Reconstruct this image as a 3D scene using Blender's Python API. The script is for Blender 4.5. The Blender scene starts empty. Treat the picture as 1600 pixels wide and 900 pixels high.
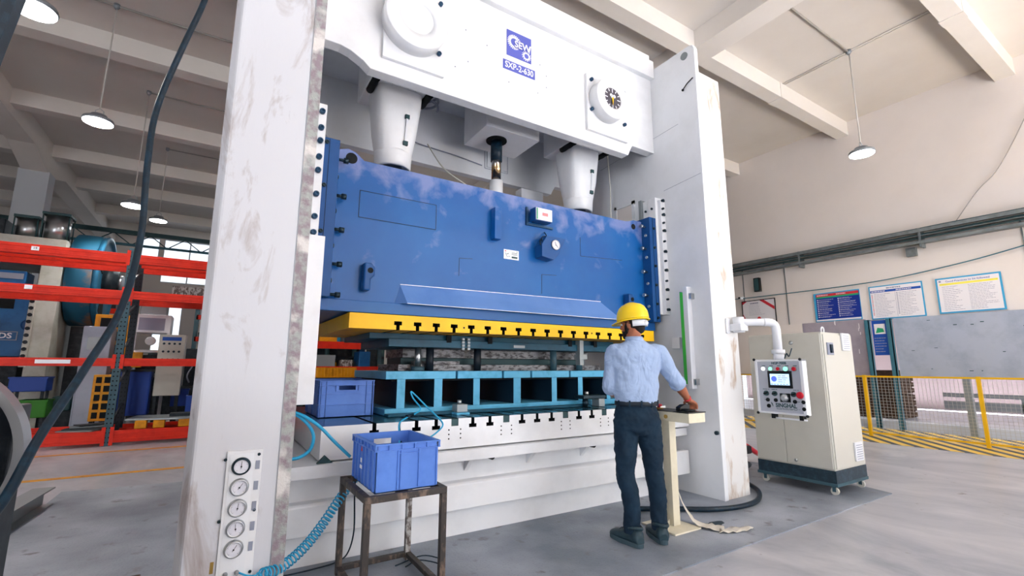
import bpy, bmesh, math, random
from mathutils import Vector, Matrix, noise
random.seed(7)
SC = bpy.context.scene
COL = SC.collection
PI = math.pi

# ---------------------------------------------------------------- camera
cam_d = bpy.data.cameras.new('camera')
cam = bpy.data.objects.new('camera', cam_d)
COL.objects.link(cam)
SC.camera = cam
cam_d.sensor_width = 36.0
cam_d.lens = 727.4 / 1600 * 36
cam_d.clip_start = 0.05
yaw, pitch, roll = math.radians(57.82), math.radians(9.614), math.radians(0.1465)
fw = Vector((math.cos(yaw) * math.cos(pitch), math.sin(yaw) * math.cos(pitch), math.sin(pitch)))
rt = Vector((math.sin(yaw), -math.cos(yaw), 0))
up = rt.cross(fw)
r2 = rt * math.cos(roll) + up * math.sin(roll)
u2 = -rt * math.sin(roll) + up * math.cos(roll)
cam.matrix_world = Matrix(((r2.x, u2.x, -fw.x, 0), (r2.y, u2.y, -fw.y, 0), (r2.z, u2.z, -fw.z, 1.28), (0, 0, 0, 1)))

# ---------------------------------------------------------------- world, lights, exposure
W = bpy.data.worlds.new('sky')
SC.world = W
W.use_nodes = True
bg = W.node_tree.nodes['Background']
bg.inputs[0].default_value = (0.80, 0.89, 1.0, 1)
bg.inputs[1].default_value = 1.15


def area(name, loc, target, sx, sy, power, color):
    d = bpy.data.lights.new(name, 'AREA')
    d.shape = 'RECTANGLE'
    d.size, d.size_y, d.energy, d.color = sx, sy, power, color
    o = bpy.data.objects.new(name, d)
    COL.objects.link(o)
    o.location = loc
    o.rotation_euler = (Vector(target) - Vector(loc)).to_track_quat('-Z', 'Y').to_euler()
    return o


# daylight through the open hall doors behind the photographer, then an added side fill
area('door_daylight', (6.0, -7.6, 3.6), (5.0, 4.0, 4.1), 8, 5, 270, (1.0, 0.985, 0.97))
area('left_side_fill', (-8.6, -3.5, 2.2), (5.0, 2.5, 1.6), 6, 3, 520, (0.88, 0.94, 1.0))  # added fill before the windowless left wall, brightens faces turned left
sun_d = bpy.data.lights.new('sun', 'SUN')
sun_d.energy = 74
sun_d.angle = math.radians(2)
sun_d.color = (1.0, 0.975, 0.95)
sun = bpy.data.objects.new('sun', sun_d)
COL.objects.link(sun)
sun.rotation_euler = Vector((-0.25, 1.0, -1.35)).to_track_quat('-Z', 'Y').to_euler()

SC.view_settings.view_transform = 'Standard'
SC.view_settings.look = 'None'
SC.view_settings.gamma = 1
SC.view_settings.use_curve_mapping = False
SC.view_settings.exposure = 0.58


# ---------------------------------------------------------------- materials
def hx(s):
    s = s.lstrip('#')
    v = [int(s[i:i + 2], 16) / 255 for i in (0, 2, 4)]
    return tuple((c / 12.92 if c <= 0.04045 else ((c + 0.055) / 1.055) ** 2.4) for c in v)


MATS = {}


def mat(name, col, rough=0.5, metal=0.0, col2=None, scale=3.0, lo=0.45, hi=0.65, stretch=(1, 1, 1), bump=0.0, bscale=40.0, emit=0.0, coat=0.0,
        detail=6.0, spec=0.3, rot=(0, 0, 0), dist=0.0, rough2=None, col3=None, scale3=1.0, lo3=0.5, hi3=0.7):
    m = bpy.data.materials.new(name)
    m.use_nodes = True
    nt = m.node_tree
    N, L = nt.nodes, nt.links
    b = N['Principled BSDF']
    c = hx(col) if isinstance(col, str) else col
    b.inputs['Base Color'].default_value = (*c, 1)
    b.inputs['Roughness'].default_value = rough
    b.inputs['Metallic'].default_value = metal
    if not metal:
        b.inputs['Specular IOR Level'].default_value = spec
    if coat:
        b.inputs['Coat Weight'].default_value = coat
        b.inputs['Coat Roughness'].default_value = 0.12
    if emit:
        b.inputs['Emission Color'].default_value = (*c, 1)
        b.inputs['Emission Strength'].default_value = emit
    if col2 or bump:
        tc = N.new('ShaderNodeTexCoord')
        mp = N.new('ShaderNodeMapping')
        mp.inputs['Scale'].default_value = stretch
        mp.inputs['Rotation'].default_value = rot
        L.new(tc.outputs['Object'], mp.inputs['Vector'])
    if col2:
        n = N.new('ShaderNodeTexNoise')
        n.inputs['Scale'].default_value = scale
        n.inputs['Detail'].default_value = detail
        n.inputs['Roughness'].default_value = 0.62
        n.inputs['Distortion'].default_value = dist
        L.new(mp.outputs[0], n.inputs['Vector'])
        r = N.new('ShaderNodeMapRange')
        r.inputs['From Min'].default_value = lo
        r.inputs['From Max'].default_value = hi
        L.new(n.outputs['Fac'], r.inputs['Value'])
        mx = N.new('ShaderNodeMix')
        mx.data_type = 'RGBA'
        c2 = hx(col2) if isinstance(col2, str) else col2
        mx.inputs['A'].default_value = (*c, 1)
        mx.inputs['B'].default_value = (*c2, 1)
        L.new(r.outputs[0], mx.inputs['Factor'])
        out = mx.outputs['Result']
        if col3:
            n3 = N.new('ShaderNodeTexNoise')
            n3.inputs['Scale'].default_value = scale3
            n3.inputs['Detail'].default_value = 8
            L.new(mp.outputs[0], n3.inputs['Vector'])
            r3 = N.new('ShaderNodeMapRange')
            r3.inputs['From Min'].default_value = lo3
            r3.inputs['From Max'].default_value = hi3
            L.new(n3.outputs['Fac'], r3.inputs['Value'])
            m3 = N.new('ShaderNodeMix')
            m3.data_type = 'RGBA'
            c3 = hx(col3)
            L.new(out, m3.inputs['A'])
            m3.inputs['B'].default_value = (*c3, 1)
            L.new(r3.outputs[0], m3.inputs['Factor'])
            out = m3.outputs['Result']
        L.new(out, b.inputs['Base Color'])
        if rough2 is not None:
            rr = N.new('ShaderNodeMapRange')
            rr.inputs['From Min'].default_value = lo
            rr.inputs['From Max'].default_value = hi
            rr.inputs['To Min'].default_value = rough
            rr.inputs['To Max'].default_value = rough2
            L.new(n.outputs['Fac'], rr.inputs['Value'])
            L.new(rr.outputs[0], b.inputs['Roughness'])
    if bump:
        n2 = N.new('ShaderNodeTexNoise')
        n2.inputs['Scale'].default_value = bscale
        n2.inputs['Detail'].default_value = 4
        L.new(mp.outputs[0], n2.inputs['Vector'])
        bp = N.new('ShaderNodeBump')
        bp.inputs['Strength'].default_value = bump
        bp.inputs['Distance'].default_value = 0.01
        L.new(n2.outputs['Fac'], bp.inputs['Height'])
        L.new(bp.outputs[0], b.inputs['Normal'])
    MATS[name] = m
    return m


M = {}
M['white'] = mat('white_machine_paint', '#e6e7ea', 0.32, col2='#dcdde0', scale=2.2, coat=0.15)
M['white_in'] = mat('inner_machine_paint', '#e4e6ea', 0.4, col2='#dcdee1', scale=1.8)
M['worn'] = mat('scuffed_white_paint', '#cccdd3', 0.42, col2='#9c8f8b', scale=2.6, lo=0.545, hi=0.68, stretch=(1.7, 1.7, 0.55), rot=(0, 0.5, 0), dist=0.7, bump=0.15, bscale=9, detail=10,
                col3='#9a97a0', scale3=6, lo3=0.68, hi3=0.75)
M['worn2'] = mat('scuffed_bright_paint', '#dedddc', 0.42, col2='#b9a695', scale=3.2, lo=0.56, hi=0.68, stretch=(1.7, 1.7, 0.6), rot=(0, -0.4, 0), dist=0.6, detail=10)
M['edge'] = mat('bare_primer_edge', '#a3a6a4', 0.6, col2='#8e8087', scale=16, lo=0.42, hi=0.58, bump=0.6, bscale=60, detail=9, col3='#d6d2cf', scale3=5, lo3=0.5, hi3=0.6)
M['blue'] = mat('glossy_blue_paint', '#0b5397', 0.34, col2='#135d9f', scale=1.6, lo=0.4, hi=0.7, spec=0.25, coat=0.14, bump=0.04, bscale=6)
M['blue_dk'] = mat('darker_blue_paint', '#114680', 0.4, col2='#164e8a', scale=2)
M['blue_lt'] = mat('pale_blue_guard_paint', '#5c82be', 0.34, col2='#5078b6', scale=2)
M['yellow'] = mat('yellow_paint', '#f3bd08', 0.42, col2='#ecb306', scale=3)
M['teal'] = mat('dark_teal_die_paint', '#0d5068', 0.42, col2='#0a3f54', scale=5)
M['cyan'] = mat('light_blue_die_paint', '#5aaed4', 0.4, col2='#459abf', scale=8, lo=0.5, hi=0.7)
M['bedtop'] = mat('oily_teal_steel', '#2b6079', 0.22, metal=0.35, col2='#1f4c63', scale=4)
M['steel'] = mat('steel', '#b5b8bb', 0.28, metal=0.95)
M['chrome'] = mat('polished_rod', '#9a9ea2', 0.12, metal=1.0, col2='#b58a4a', scale=2.5, lo=0.55, hi=0.75)
M['riser_shade'] = mat('navy_painted_riser_shade', '#0a2536', 0.55)  # shade between the risers, put into the colour of their sides
M['speck'] = mat('rough_die_steel', '#8b8a8c', 0.5, metal=0.3, col2='#3a3538', scale=40, lo=0.45, hi=0.6, stretch=(0.4, 0.4, 1))
M['rusty'] = mat('rusty_dark_steel', '#3d3836', 0.55, metal=0.4, col2='#7a675a', scale=22, lo=0.52, hi=0.66, stretch=(1, 1, 0.4))
M['rusty_lt'] = mat('paint_spattered_steel', '#5b514c', 0.6, col2='#aaa7a5', scale=30, lo=0.46, hi=0.56, stretch=(1, 1, 0.5))
M['black'] = mat('black_rubber', '#15181c', 0.55)
M['black_gl'] = mat('black_plastic', '#101418', 0.28)
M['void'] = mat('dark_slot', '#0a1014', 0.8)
M['bolt'] = mat('blued_bolt', '#2a4a66', 0.35, metal=0.6)
M['bolt_dk'] = mat('dark_bolt', '#20323c', 0.35, metal=0.6)
M['crate'] = mat('blue_crate_plastic', '#5883d4', 0.4, col2='#4e78ca', scale=5, bump=0.04, bscale=12)
M['crate_dk'] = mat('dark_blue_crate_plastic', '#2749a0', 0.45)
M['hose'] = mat('blue_air_hose', '#2fa3d0', 0.35)
M['hose_dk'] = mat('dark_blue_cable', '#0a1e2c', 0.4, col2='#0f2a3b', scale=30, lo=0.5, hi=0.6)
M['red'] = mat('red_rack_paint', '#dd2a10', 0.45, col2='#c8200b', scale=4)
M['rackpost'] = mat('blue_grey_rack_post', '#3f5c68', 0.45, col2='#354e58', scale=6)
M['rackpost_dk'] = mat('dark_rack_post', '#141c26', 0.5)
M['cream'] = mat('cream_cabinet_paint', '#c4c2b9', 0.35, col2='#bebcb3', scale=2)
M['cream2'] = mat('cream_pedestal_paint', '#ddd6bf', 0.4, col2='#d3cbb4', scale=6)
M['plinth'] = mat('black_blue_plinth', '#22333f', 0.45, col2='#2f4452', scale=20)
M['hmi'] = mat('grey_operator_panel', '#a9adb9', 0.35)
M['alu'] = mat('white_aluminium_profile', '#dcdee4', 0.3)
M['screen'] = mat('lit_screen', '#a9cbee', 0.3, emit=1.0)
M['screen_blue'] = mat('screen_blue', '#4b5fd0', 0.3, emit=0.8)
M['lampw'] = mat('white_pilot_light', '#ffffff', 0.3, emit=1.2)
M['lampg'] = mat('green_pilot_light', '#86e8c0', 0.3, emit=1.0)
M['lampr'] = mat('red_button', '#c0162c', 0.3)
M['green'] = mat('green_light_curtain_strip', '#44bf4a', 0.35)
M['greenbin'] = mat('green_bin_plastic', '#2f7a1c', 0.5)
M['fence'] = mat('yellow_fence_paint', '#e8b416', 0.45)
M['wire'] = mat('galvanised_wire', '#b9b6ae', 0.5, metal=0.2)
M['wall'] = mat('cream_wall_paint', '#e2d9d3', 0.75, col2='#ddd4ce', scale=0.6)
M['ceil'] = mat('ceiling_paint', '#dad4ce', 0.8, col2='#d4cdc6', scale=0.4)
M['beam'] = mat('beam_paint', '#e3ddd7', 0.75, col2='#dcd6cf', scale=0.5)
M['pillar'] = mat('pillar_paint', '#c8ccd3', 0.75)
M['board'] = mat('grey_blue_board', '#a9b1c2', 0.45, col2='#9aa3b4', scale=2.5)
M['board2'] = mat('grey_mauve_board', '#a39ba6', 0.5, col2='#978f9a', scale=2.5)
M['tealpost'] = mat('teal_post_paint', '#3d6f80', 0.45)
M['tray'] = mat('galvanised_tray', '#7f8688', 0.45, metal=0.4, col2='#6a7072', scale=6)
M['paper'] = mat('poster_paper', '#e4e0e4', 0.5)
M['p_blue'] = mat('poster_navy', '#16308c', 0.45)
M['p_frame'] = mat('poster_cyan_border', '#3f9fcb', 0.45)
M['p_txt'] = mat('poster_grey_print', '#8f8fa3', 0.5)
M['p_red'] = mat('poster_red_print', '#c8303c', 0.5)
M['p_yel'] = mat('poster_yellow_band', '#efe25a', 0.5)
M['p_grn'] = mat('poster_green_band', '#2a9c6c', 0.5)
M['p_band'] = mat('poster_blue_band', '#1f4fa6', 0.5)
M['logo'] = mat('badge_blue', '#5a62b8', 0.45)
M['logow'] = mat('badge_white', '#f3f3fb', 0.45)
M['gface'] = mat('gauge_dial_white', '#d9d9e2', 0.4)
M['gdark'] = mat('counter_dial_dark', '#4a4650', 0.4)
M['brass'] = mat('brass', '#a98a4a', 0.35, metal=0.8)
M['skin'] = mat('skin', '#a9694e', 0.5, col2='#995c44', scale=25, lo=0.4, hi=0.7)
M['hair'] = mat('dark_hair', '#15100f', 0.7, bump=0.4, bscale=200)
M['trousers'] = mat('navy_trouser_cloth', '#0e2436', 0.85, col2='#122c40', scale=7, bump=0.25, bscale=16)
M['shoe'] = mat('dark_grey_shoe', '#263c46', 0.5, col2='#20323b', scale=20)
M['sole'] = mat('grey_rubber_sole', '#3a4d56', 0.7)
M['belt'] = mat('black_belt', '#131f2b', 0.4)
M['helmet'] = mat('yellow_helmet_shell', '#f6cf1e', 0.25, coat=0.4)
M['strap'] = mat('white_helmet_strap', '#dfe2e8', 0.6)
M['film'] = mat('crumpled_film', '#d5cfc4', 0.35, bump=0.6, bscale=30)
M['lampbody'] = mat('lamp_housing_grey', '#8d9399', 0.4, metal=0.4)
M['lamplit'] = mat('lamp_diffuser', '#ffffff', 0.4, emit=22)
M['cord'] = mat('lamp_wire', '#c9c4be', 0.6)
M['conduit'] = mat('conduit', '#a09a94', 0.5)
M['orange'] = mat('orange_yellow_paint', '#e39a14', 0.45, col2='#c8820f', scale=8)
M['greysheet'] = mat('grey_sheet_metal', '#8c9396', 0.4, metal=0.3)
M['flywheel'] = mat('worn_blue_flywheel', '#23627f', 0.6, col2='#80695a', scale=1.6, lo=0.52, hi=0.64)
M['flyface'] = mat('flywheel_face_blue', '#286d8f', 0.6, col2='#225c7c', scale=3)
M['oldblue'] = mat('old_press_blue', '#1d5d97', 0.4, col2='#174b7c', scale=4)
M['beige_press'] = mat('old_press_cream', '#bfc0b8', 0.5, col2='#a9a99c', scale=2.5)
M['dark_mach'] = mat('dark_machinery', '#161f26', 0.5, col2='#2a3238', scale=12)
M['truss'] = mat('dark_green_truss', '#2f4c50', 0.5)
M['red_dk'] = mat('dark_red_shelf', '#a82a18', 0.5)
M['stripfoam'] = mat('seal_strip', '#c9c7be', 0.6)
M['tag'] = mat('grey_name_tag', '#8e93a3', 0.4)
M['blue_cloth'] = mat('blue_sheet', '#2f7fc4', 0.7)
M['greyroom'] = mat('far_room_wall', '#b3a3a6', 0.8)
M['darkwood'] = mat('brown_crates', '#4a3322', 0.7, col2='#2e2018', scale=6)
M['glass'] = None


def m_floor():
    m = bpy.data.materials.new('polished_concrete')
    m.use_nodes = True
    N, L = m.node_tree.nodes, m.node_tree.links
    b = N['Principled BSDF']
    tc = N.new('ShaderNodeTexCoord')
    mp = N.new('ShaderNodeMapping')
    mp.inputs['Rotation'].default_value = (0, 0, math.radians(18))
    mp.inputs['Scale'].default_value = (1.1, 0.6, 1)
    L.new(tc.outputs['Object'], mp.inputs[0])
    n = N.new('ShaderNodeTexNoise')
    n.inputs['Scale'].default_value = 1.1
    n.inputs['Distortion'].default_value = 0.8
    n.inputs['Detail'].default_value = 11
    n.inputs['Roughness'].default_value = 0.65
    L.new(mp.outputs[0], n.inputs['Vector'])
    r = N.new('ShaderNodeValToRGB')
    r.color_ramp.elements[0].position = 0.3
    r.color_ramp.elements[0].color = (*hx('#858a96'), 1)
    r.color_ramp.elements[1].position = 0.7
    r.color_ramp.elements[1].color = (*hx('#c6c4c8'), 1)
    L.new(n.outputs['Fac'], r.inputs[0])
    n2 = N.new('ShaderNodeTexNoise')
    n2.inputs['Scale'].default_value = 9
    n2.inputs['Detail'].default_value = 6
    L.new(tc.outputs['Object'], n2.inputs['Vector'])
    mr = N.new('ShaderNodeMapRange')
    mr.inputs['From Min'].default_value = 0.68
    mr.inputs['From Max'].default_value = 0.76
    L.new(n2.outputs['Fac'], mr.inputs['Value'])
    mx = N.new('ShaderNodeMix')
    mx.data_type = 'RGBA'
    L.new(mr.outputs[0], mx.inputs['Factor'])
    L.new(r.outputs[0], mx.inputs['A'])
    mx.inputs['B'].default_value = (*hx('#77716f'), 1)
    L.new(mx.outputs['Result'], b.inputs['Base Color'])
    b.inputs['Roughness'].default_value = 0.34
    bp = N.new('ShaderNodeBump')
    bp.inputs['Strength'].default_value = 0.06
    L.new(n.outputs['Fac'], bp.inputs['Height'])
    L.new(bp.outputs[0], b.inputs['Normal'])
    return m


M['floor'] = m_floor()


def m_mat():
    m = bpy.data.materials.new('ribbed_grey_rubber')
    m.use_nodes = True
    N, L = m.node_tree.nodes, m.node_tree.links
    b = N['Principled BSDF']
    tc = N.new('ShaderNodeTexCoord')
    n = N.new('ShaderNodeTexNoise')
    n.inputs['Scale'].default_value = 1.3
    n.inputs['Detail'].default_value = 8
    L.new(tc.outputs['Object'], n.inputs['Vector'])
    r = N.new('ShaderNodeValToRGB')
    r.color_ramp.elements[0].position = 0.35
    r.color_ramp.elements[0].color = (*hx('#6b7480'), 1)
    r.color_ramp.elements[1].position = 0.68
    r.color_ramp.elements[1].color = (*hx('#a3a9b4'), 1)
    L.new(n.outputs['Fac'], r.inputs[0])
    n2 = N.new('ShaderNodeTexNoise')
    n2.inputs['Scale'].default_value = 6
    n2.inputs['Detail'].default_value = 5
    L.new(tc.outputs['Object'], n2.inputs['Vector'])
    mr = N.new('ShaderNodeMapRange')
    mr.inputs['From Min'].default_value = 0.62
    mr.inputs['From Max'].default_value = 0.72
    L.new(n2.outputs['Fac'], mr.inputs['Value'])
    mx = N.new('ShaderNodeMix')
    mx.data_type = 'RGBA'
    L.new(mr.outputs[0], mx.inputs['Factor'])
    L.new(r.outputs[0], mx.inputs['A'])
    mx.inputs['B'].default_value = (*hx('#6a6a6d'), 1)
    # fine studs on the rubber
    v = N.new('ShaderNodeTexVoronoi')
    v.inputs['Scale'].default_value = 55
    L.new(tc.outputs['Object'], v.inputs['Vector'])
    m4 = N.new('ShaderNodeMapRange')
    m4.inputs['From Min'].default_value = 0.08
    m4.inputs['From Max'].default_value = 0.3
    m4.inputs['To Min'].default_value = 0.78
    m4.inputs['To Max'].default_value = 1.0
    L.new(v.outputs['Distance'], m4.inputs['Value'])
    ml = N.new('ShaderNodeMix')
    ml.data_type = 'RGBA'
    ml.blend_type = 'MULTIPLY'
    ml.inputs['Factor'].default_value = 1
    L.new(mx.outputs['Result'], ml.inputs['A'])
    L.new(m4.outputs[0], ml.inputs['B'])
    L.new(ml.outputs['Result'], b.inputs['Base Color'])
    b.inputs['Roughness'].default_value = 0.5
    bp = N.new('ShaderNodeBump')
    bp.inputs['Strength'].default_value = 0.25
    bp.inputs['Distance'].default_value = 0.004
    L.new(v.outputs['Distance'], bp.inputs['Height'])
    L.new(bp.outputs[0], b.inputs['Normal'])
    return m


M['mat'] = m_mat()


def m_stripes():
    m = bpy.data.materials.new('hazard_stripe_floor_paint')
    m.use_nodes = True
    N, L = m.node_tree.nodes, m.node_tree.links
    b = N['Principled BSDF']
    tc = N.new('ShaderNodeTexCoord')
    sp = N.new('ShaderNodeSeparateXYZ')
    L.new(tc.outputs['Object'], sp.inputs[0])
    a = N.new('ShaderNodeMath')
    a.operation = 'MULTIPLY'
    a.inputs[1].default_value = 0.85
    L.new(sp.outputs['X'], a.inputs[0])
    s = N.new('ShaderNodeMath')
    s.operation = 'SUBTRACT'
    L.new(sp.outputs['Y'], s.inputs[0])
    L.new(a.outputs[0], s.inputs[1])
    q = N.new('ShaderNodeMath')
    q.operation = 'MULTIPLY'
    q.inputs[1].default_value = 1 / 0.31
    L.new(s.outputs[0], q.inputs[0])
    f = N.new('ShaderNodeMath')
    f.operation = 'FRACT'
    L.new(q.outputs[0], f.inputs[0])
    g = N.new('ShaderNodeMath')
    g.operation = 'GREATER_THAN'
    g.inputs[1].default_value = 0.55
    L.new(f.outputs[0], g.inputs[0])
    mx = N.new('ShaderNodeMix')
    mx.data_type = 'RGBA'
    mx.inputs['A'].default_value = (*hx('#efc544'), 1)
    mx.inputs['B'].default_value = (*hx('#35383c'), 1)
    L.new(g.outputs[0], mx.inputs['Factor'])
    L.new(mx.outputs['Result'], b.inputs['Base Color'])
    b.inputs['Roughness'].default_value = 0.5
    return m


M['stripes'] = m_stripes()


def m_glass():
    m = bpy.data.materials.new('window_glass')
    m.use_nodes = True
    N, L = m.node_tree.nodes, m.node_tree.links
    N.remove(N['Principled BSDF'])
    t = N.new('ShaderNodeBsdfTransparent')
    g = N.new('ShaderNodeBsdfGlossy')
    g.inputs['Roughness'].default_value = 0.02
    x = N.new('ShaderNodeMixShader')
    x.inputs[0].default_value = 0.06
    L.new(t.outputs[0], x.inputs[1])
    L.new(g.outputs[0], x.inputs[2])
    L.new(x.outputs[0], N['Material Output'].inputs['Surface'])
    return m


M['glass'] = m_glass()


def m_shirt():
    m = bpy.data.materials.new('pale_blue_shirt_cloth')
    m.use_nodes = True
    N, L = m.node_tree.nodes, m.node_tree.links
    b = N['Principled BSDF']
    b.inputs['Base Color'].default_value = (*hx('#9bafd0'), 1)
    b.inputs['Roughness'].default_value = 0.85
    tc = N.new('ShaderNodeTexCoord')
    mp = N.new('ShaderNodeMapping')
    mp.inputs['Rotation'].default_value = (0.3, 0.5, 0.2)
    mp.inputs['Scale'].default_value = (5, 5, 2.4)
    L.new(tc.outputs['Object'], mp.inputs[0])
    n = N.new('ShaderNodeTexNoise')
    n.inputs['Scale'].default_value = 2.0
    n.inputs['Detail'].default_value = 3
    n.inputs['Distortion'].default_value = 1.1
    L.new(mp.outputs[0], n.inputs['Vector'])
    bp = N.new('ShaderNodeBump')
    bp.inputs['Strength'].default_value = 0.9
    bp.inputs['Distance'].default_value = 0.03
    L.new(n.outputs['Fac'], bp.inputs['Height'])
    L.new(bp.outputs[0], b.inputs['Normal'])
    return m


M['shirt'] = m_shirt()


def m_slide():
    # glossy blue paint; dusty mottle and ceiling glare both put into the upper edge's colour
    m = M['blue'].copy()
    m.name = 'dust_and_glare_blue_paint'
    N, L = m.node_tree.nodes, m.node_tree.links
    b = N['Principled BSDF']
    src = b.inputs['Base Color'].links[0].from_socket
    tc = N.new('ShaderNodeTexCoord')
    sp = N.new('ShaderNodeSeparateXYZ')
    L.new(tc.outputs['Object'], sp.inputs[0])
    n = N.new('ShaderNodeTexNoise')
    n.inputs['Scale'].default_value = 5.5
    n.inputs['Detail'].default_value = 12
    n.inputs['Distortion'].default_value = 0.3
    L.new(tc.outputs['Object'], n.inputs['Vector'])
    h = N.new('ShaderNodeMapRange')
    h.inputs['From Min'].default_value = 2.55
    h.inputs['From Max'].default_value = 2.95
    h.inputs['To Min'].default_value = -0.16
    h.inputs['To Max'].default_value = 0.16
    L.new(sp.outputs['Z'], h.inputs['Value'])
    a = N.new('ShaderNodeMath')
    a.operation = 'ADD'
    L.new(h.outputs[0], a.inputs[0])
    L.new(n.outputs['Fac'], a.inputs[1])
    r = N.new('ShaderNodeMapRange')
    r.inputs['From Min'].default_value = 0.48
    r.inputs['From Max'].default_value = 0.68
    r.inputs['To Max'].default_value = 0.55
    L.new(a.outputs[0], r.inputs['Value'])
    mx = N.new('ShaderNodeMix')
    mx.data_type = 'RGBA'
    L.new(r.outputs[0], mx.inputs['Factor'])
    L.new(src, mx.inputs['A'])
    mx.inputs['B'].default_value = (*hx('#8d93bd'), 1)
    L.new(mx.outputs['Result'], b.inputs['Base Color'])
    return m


M['blue_dust_glare'] = m_slide()

# ---------------------------------------------------------------- building helpers
OFF = {}


def root_off(p):
    return OFF.get(p.name, Vector((0, 0, 0))) if p else Vector((0, 0, 0))


def tagobj(o, label=None, cat=None, group=None, kind=None):
    if label:
        o['label'] = label
    if cat:
        o['category'] = cat
    if group:
        o['group'] = group
    if kind:
        o['kind'] = kind
    return o


def thing(name, label, cat, loc=(0, 0, 0), group=None):
    """an Empty at the thing's base; parts are built in world coordinates and shifted"""
    o = bpy.data.objects.new(name, None)
    o.empty_display_size = 0.1
    COL.objects.link(o)
    o.location = loc
    OFF[o.name] = Vector(loc)
    return tagobj(o, label, cat, group)


class B:
    def __init__(self, xf=None):
        self.bm = bmesh.new()
        self.xf = xf or Matrix.Identity(4)
        self.sm = []

    def v(self, co):
        return self.bm.verts.new(self.xf @ Vector(co))

    def face(self, vs, mi=0, smooth=False):
        try:
            f = self.bm.faces.new(vs)
        except ValueError:
            return None
        f.material_index = mi
        f.smooth = smooth
        return f

    def box(self, x0, x1, y0, y1, z0, z1, mi=0):
        c = [self.v((x, y, z)) for z in (z0, z1) for y in (y0, y1) for x in (x0, x1)]
        for a in ((0, 2, 3, 1), (4, 5, 7, 6), (0, 1, 5, 4), (2, 6, 7, 3), (0, 4, 6, 2), (1, 3, 7, 5)):
            self.face([c[i] for i in a], mi)
        return self

    def bar(self, p0, p1, w, h, upv=(0, 0, 1), mi=0):
        p0, p1 = Vector(p0), Vector(p1)
        d = (p1 - p0).normalized()
        u = Vector(upv)
        s = d.cross(u)
        if s.length < 1e-4:
            s = d.cross(Vector((1, 0, 0)))
        s.normalize()
        u = s.cross(d)
        c = []
        for p in (p0, p1):
            for a, b_ in ((-1, -1), (1, -1), (1, 1), (-1, 1)):
                c.append(self.v(p + s * a * w / 2 + u * b_ * h / 2))
        for a in ((0, 1, 2, 3), (7, 6, 5, 4), (0, 4, 5, 1), (1, 5, 6, 2), (2, 6, 7, 3), (3, 7, 4, 0)):
            self.face([c[i] for i in a], mi)
        return self

    def ring(self, c, d, r, n, e=None, r2=None):
        d = Vector(d).normalized()
        if e is None:
            e = Vector((0, 0, 1)) if abs(d.z) < 0.9 else Vector((1, 0, 0))
        a = d.cross(Vector(e)).normalized()
        b_ = d.cross(a).normalized()
        r2 = r if r2 is None else r2
        return [self.v(Vector(c) + a * math.cos(2 * PI * i / n) * r + b_ * math.sin(2 * PI * i / n) * r2) for i in range(n)]

    def cyl(self, p0, p1, r0, r1=None, n=20, mi=0, caps=True, smooth=True):
        p0, p1 = Vector(p0), Vector(p1)
        r1 = r0 if r1 is None else r1
        d = p1 - p0
        A, C = self.ring(p0, d, r0, n), self.ring(p1, d, r1, n)
        for i in range(n):
            self.face([A[i], A[(i + 1) % n], C[(i + 1) % n], C[i]], mi, smooth)
        if caps:
            self.face(A[::-1], mi)
            self.face(C, mi)
        return self

    def lathe(self, base, axis, prof, n=28, mi=0, smooth=True):
        """prof = [(distance along axis, radius), ...]"""
        base, axis = Vector(base), Vector(axis).normalized()
        prev = None
        for t, r in prof:
            R = self.ring(base + axis * t, axis, max(r, 1e-4), n)
            if prev:
                for i in range(n):
                    self.face([prev[i], prev[(i + 1) % n], R[(i + 1) % n], R[i]], mi, smooth)
            else:
                self.face(R[::-1], mi)
            prev = R
        self.face(prev, mi)
        return self

    def prism(self, pts, axis, a0, a1, mi=0):
        """pts 2-D polygon; axis 'x','y','z' is the extrusion direction"""
        def co(p, a):
            return {'x': (a, p[0], p[1]), 'y': (p[0], a, p[1]), 'z': (p[0], p[1], a)}[axis]
        A = [self.v(co(p, a0)) for p in pts]
        C = [self.v(co(p, a1)) for p in pts]
        self.face(A, mi)
        self.face(C[::-1], mi)
        n = len(pts)
        for i in range(n):
            self.face([A[i], C[i], C[(i + 1) % n], A[(i + 1) % n]], mi)
        return self

    def tube(self, pts, r, n=10, mi=0, radii=None, closed=False):
        pts = [Vector(p) for p in pts]
        prev = None
        e = None
        for i, p in enumerate(pts):
            d = (pts[min(i + 1, len(pts) - 1)] - pts[max(i - 1, 0)]).normalized()
            if e is None:
                e = Vector((0, 0, 1)) if abs(d.z) < 0.8 else Vector((1, 0, 0))
            a = d.cross(e).normalized()
            e = a.cross(d).normalized()
            rr = radii[i] if radii else r
            R = [self.v(p + a * math.cos(2 * PI * k / n) * rr + e * math.sin(2 * PI * k / n) * rr) for k in range(n)]
            if prev:
                for k in range(n):
                    self.face([prev[k], prev[(k + 1) % n], R[(k + 1) % n], R[k]], mi, True)
            else:
                self.face(R[::-1], mi)
            prev = R
        self.face(prev, mi)
        return self

    def loft(self, rings, n=24, mi=0):
        """rings = [(center, rx vec, ry vec), ...]"""
        prev = None
        for c, a, b_ in rings:
            c, a, b_ = Vector(c), Vector(a), Vector(b_)
            R = [self.v(c + a * math.cos(2 * PI * k / n) + b_ * math.sin(2 * PI * k / n)) for k in range(n)]
            if prev:
                for k in range(n):
                    self.face([prev[k], prev[(k + 1) % n], R[(k + 1) % n], R[k]], mi, True)
            else:
                self.face(R[::-1], mi, True)
            prev = R
        self.face(prev, mi, True)
        return self

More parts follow.
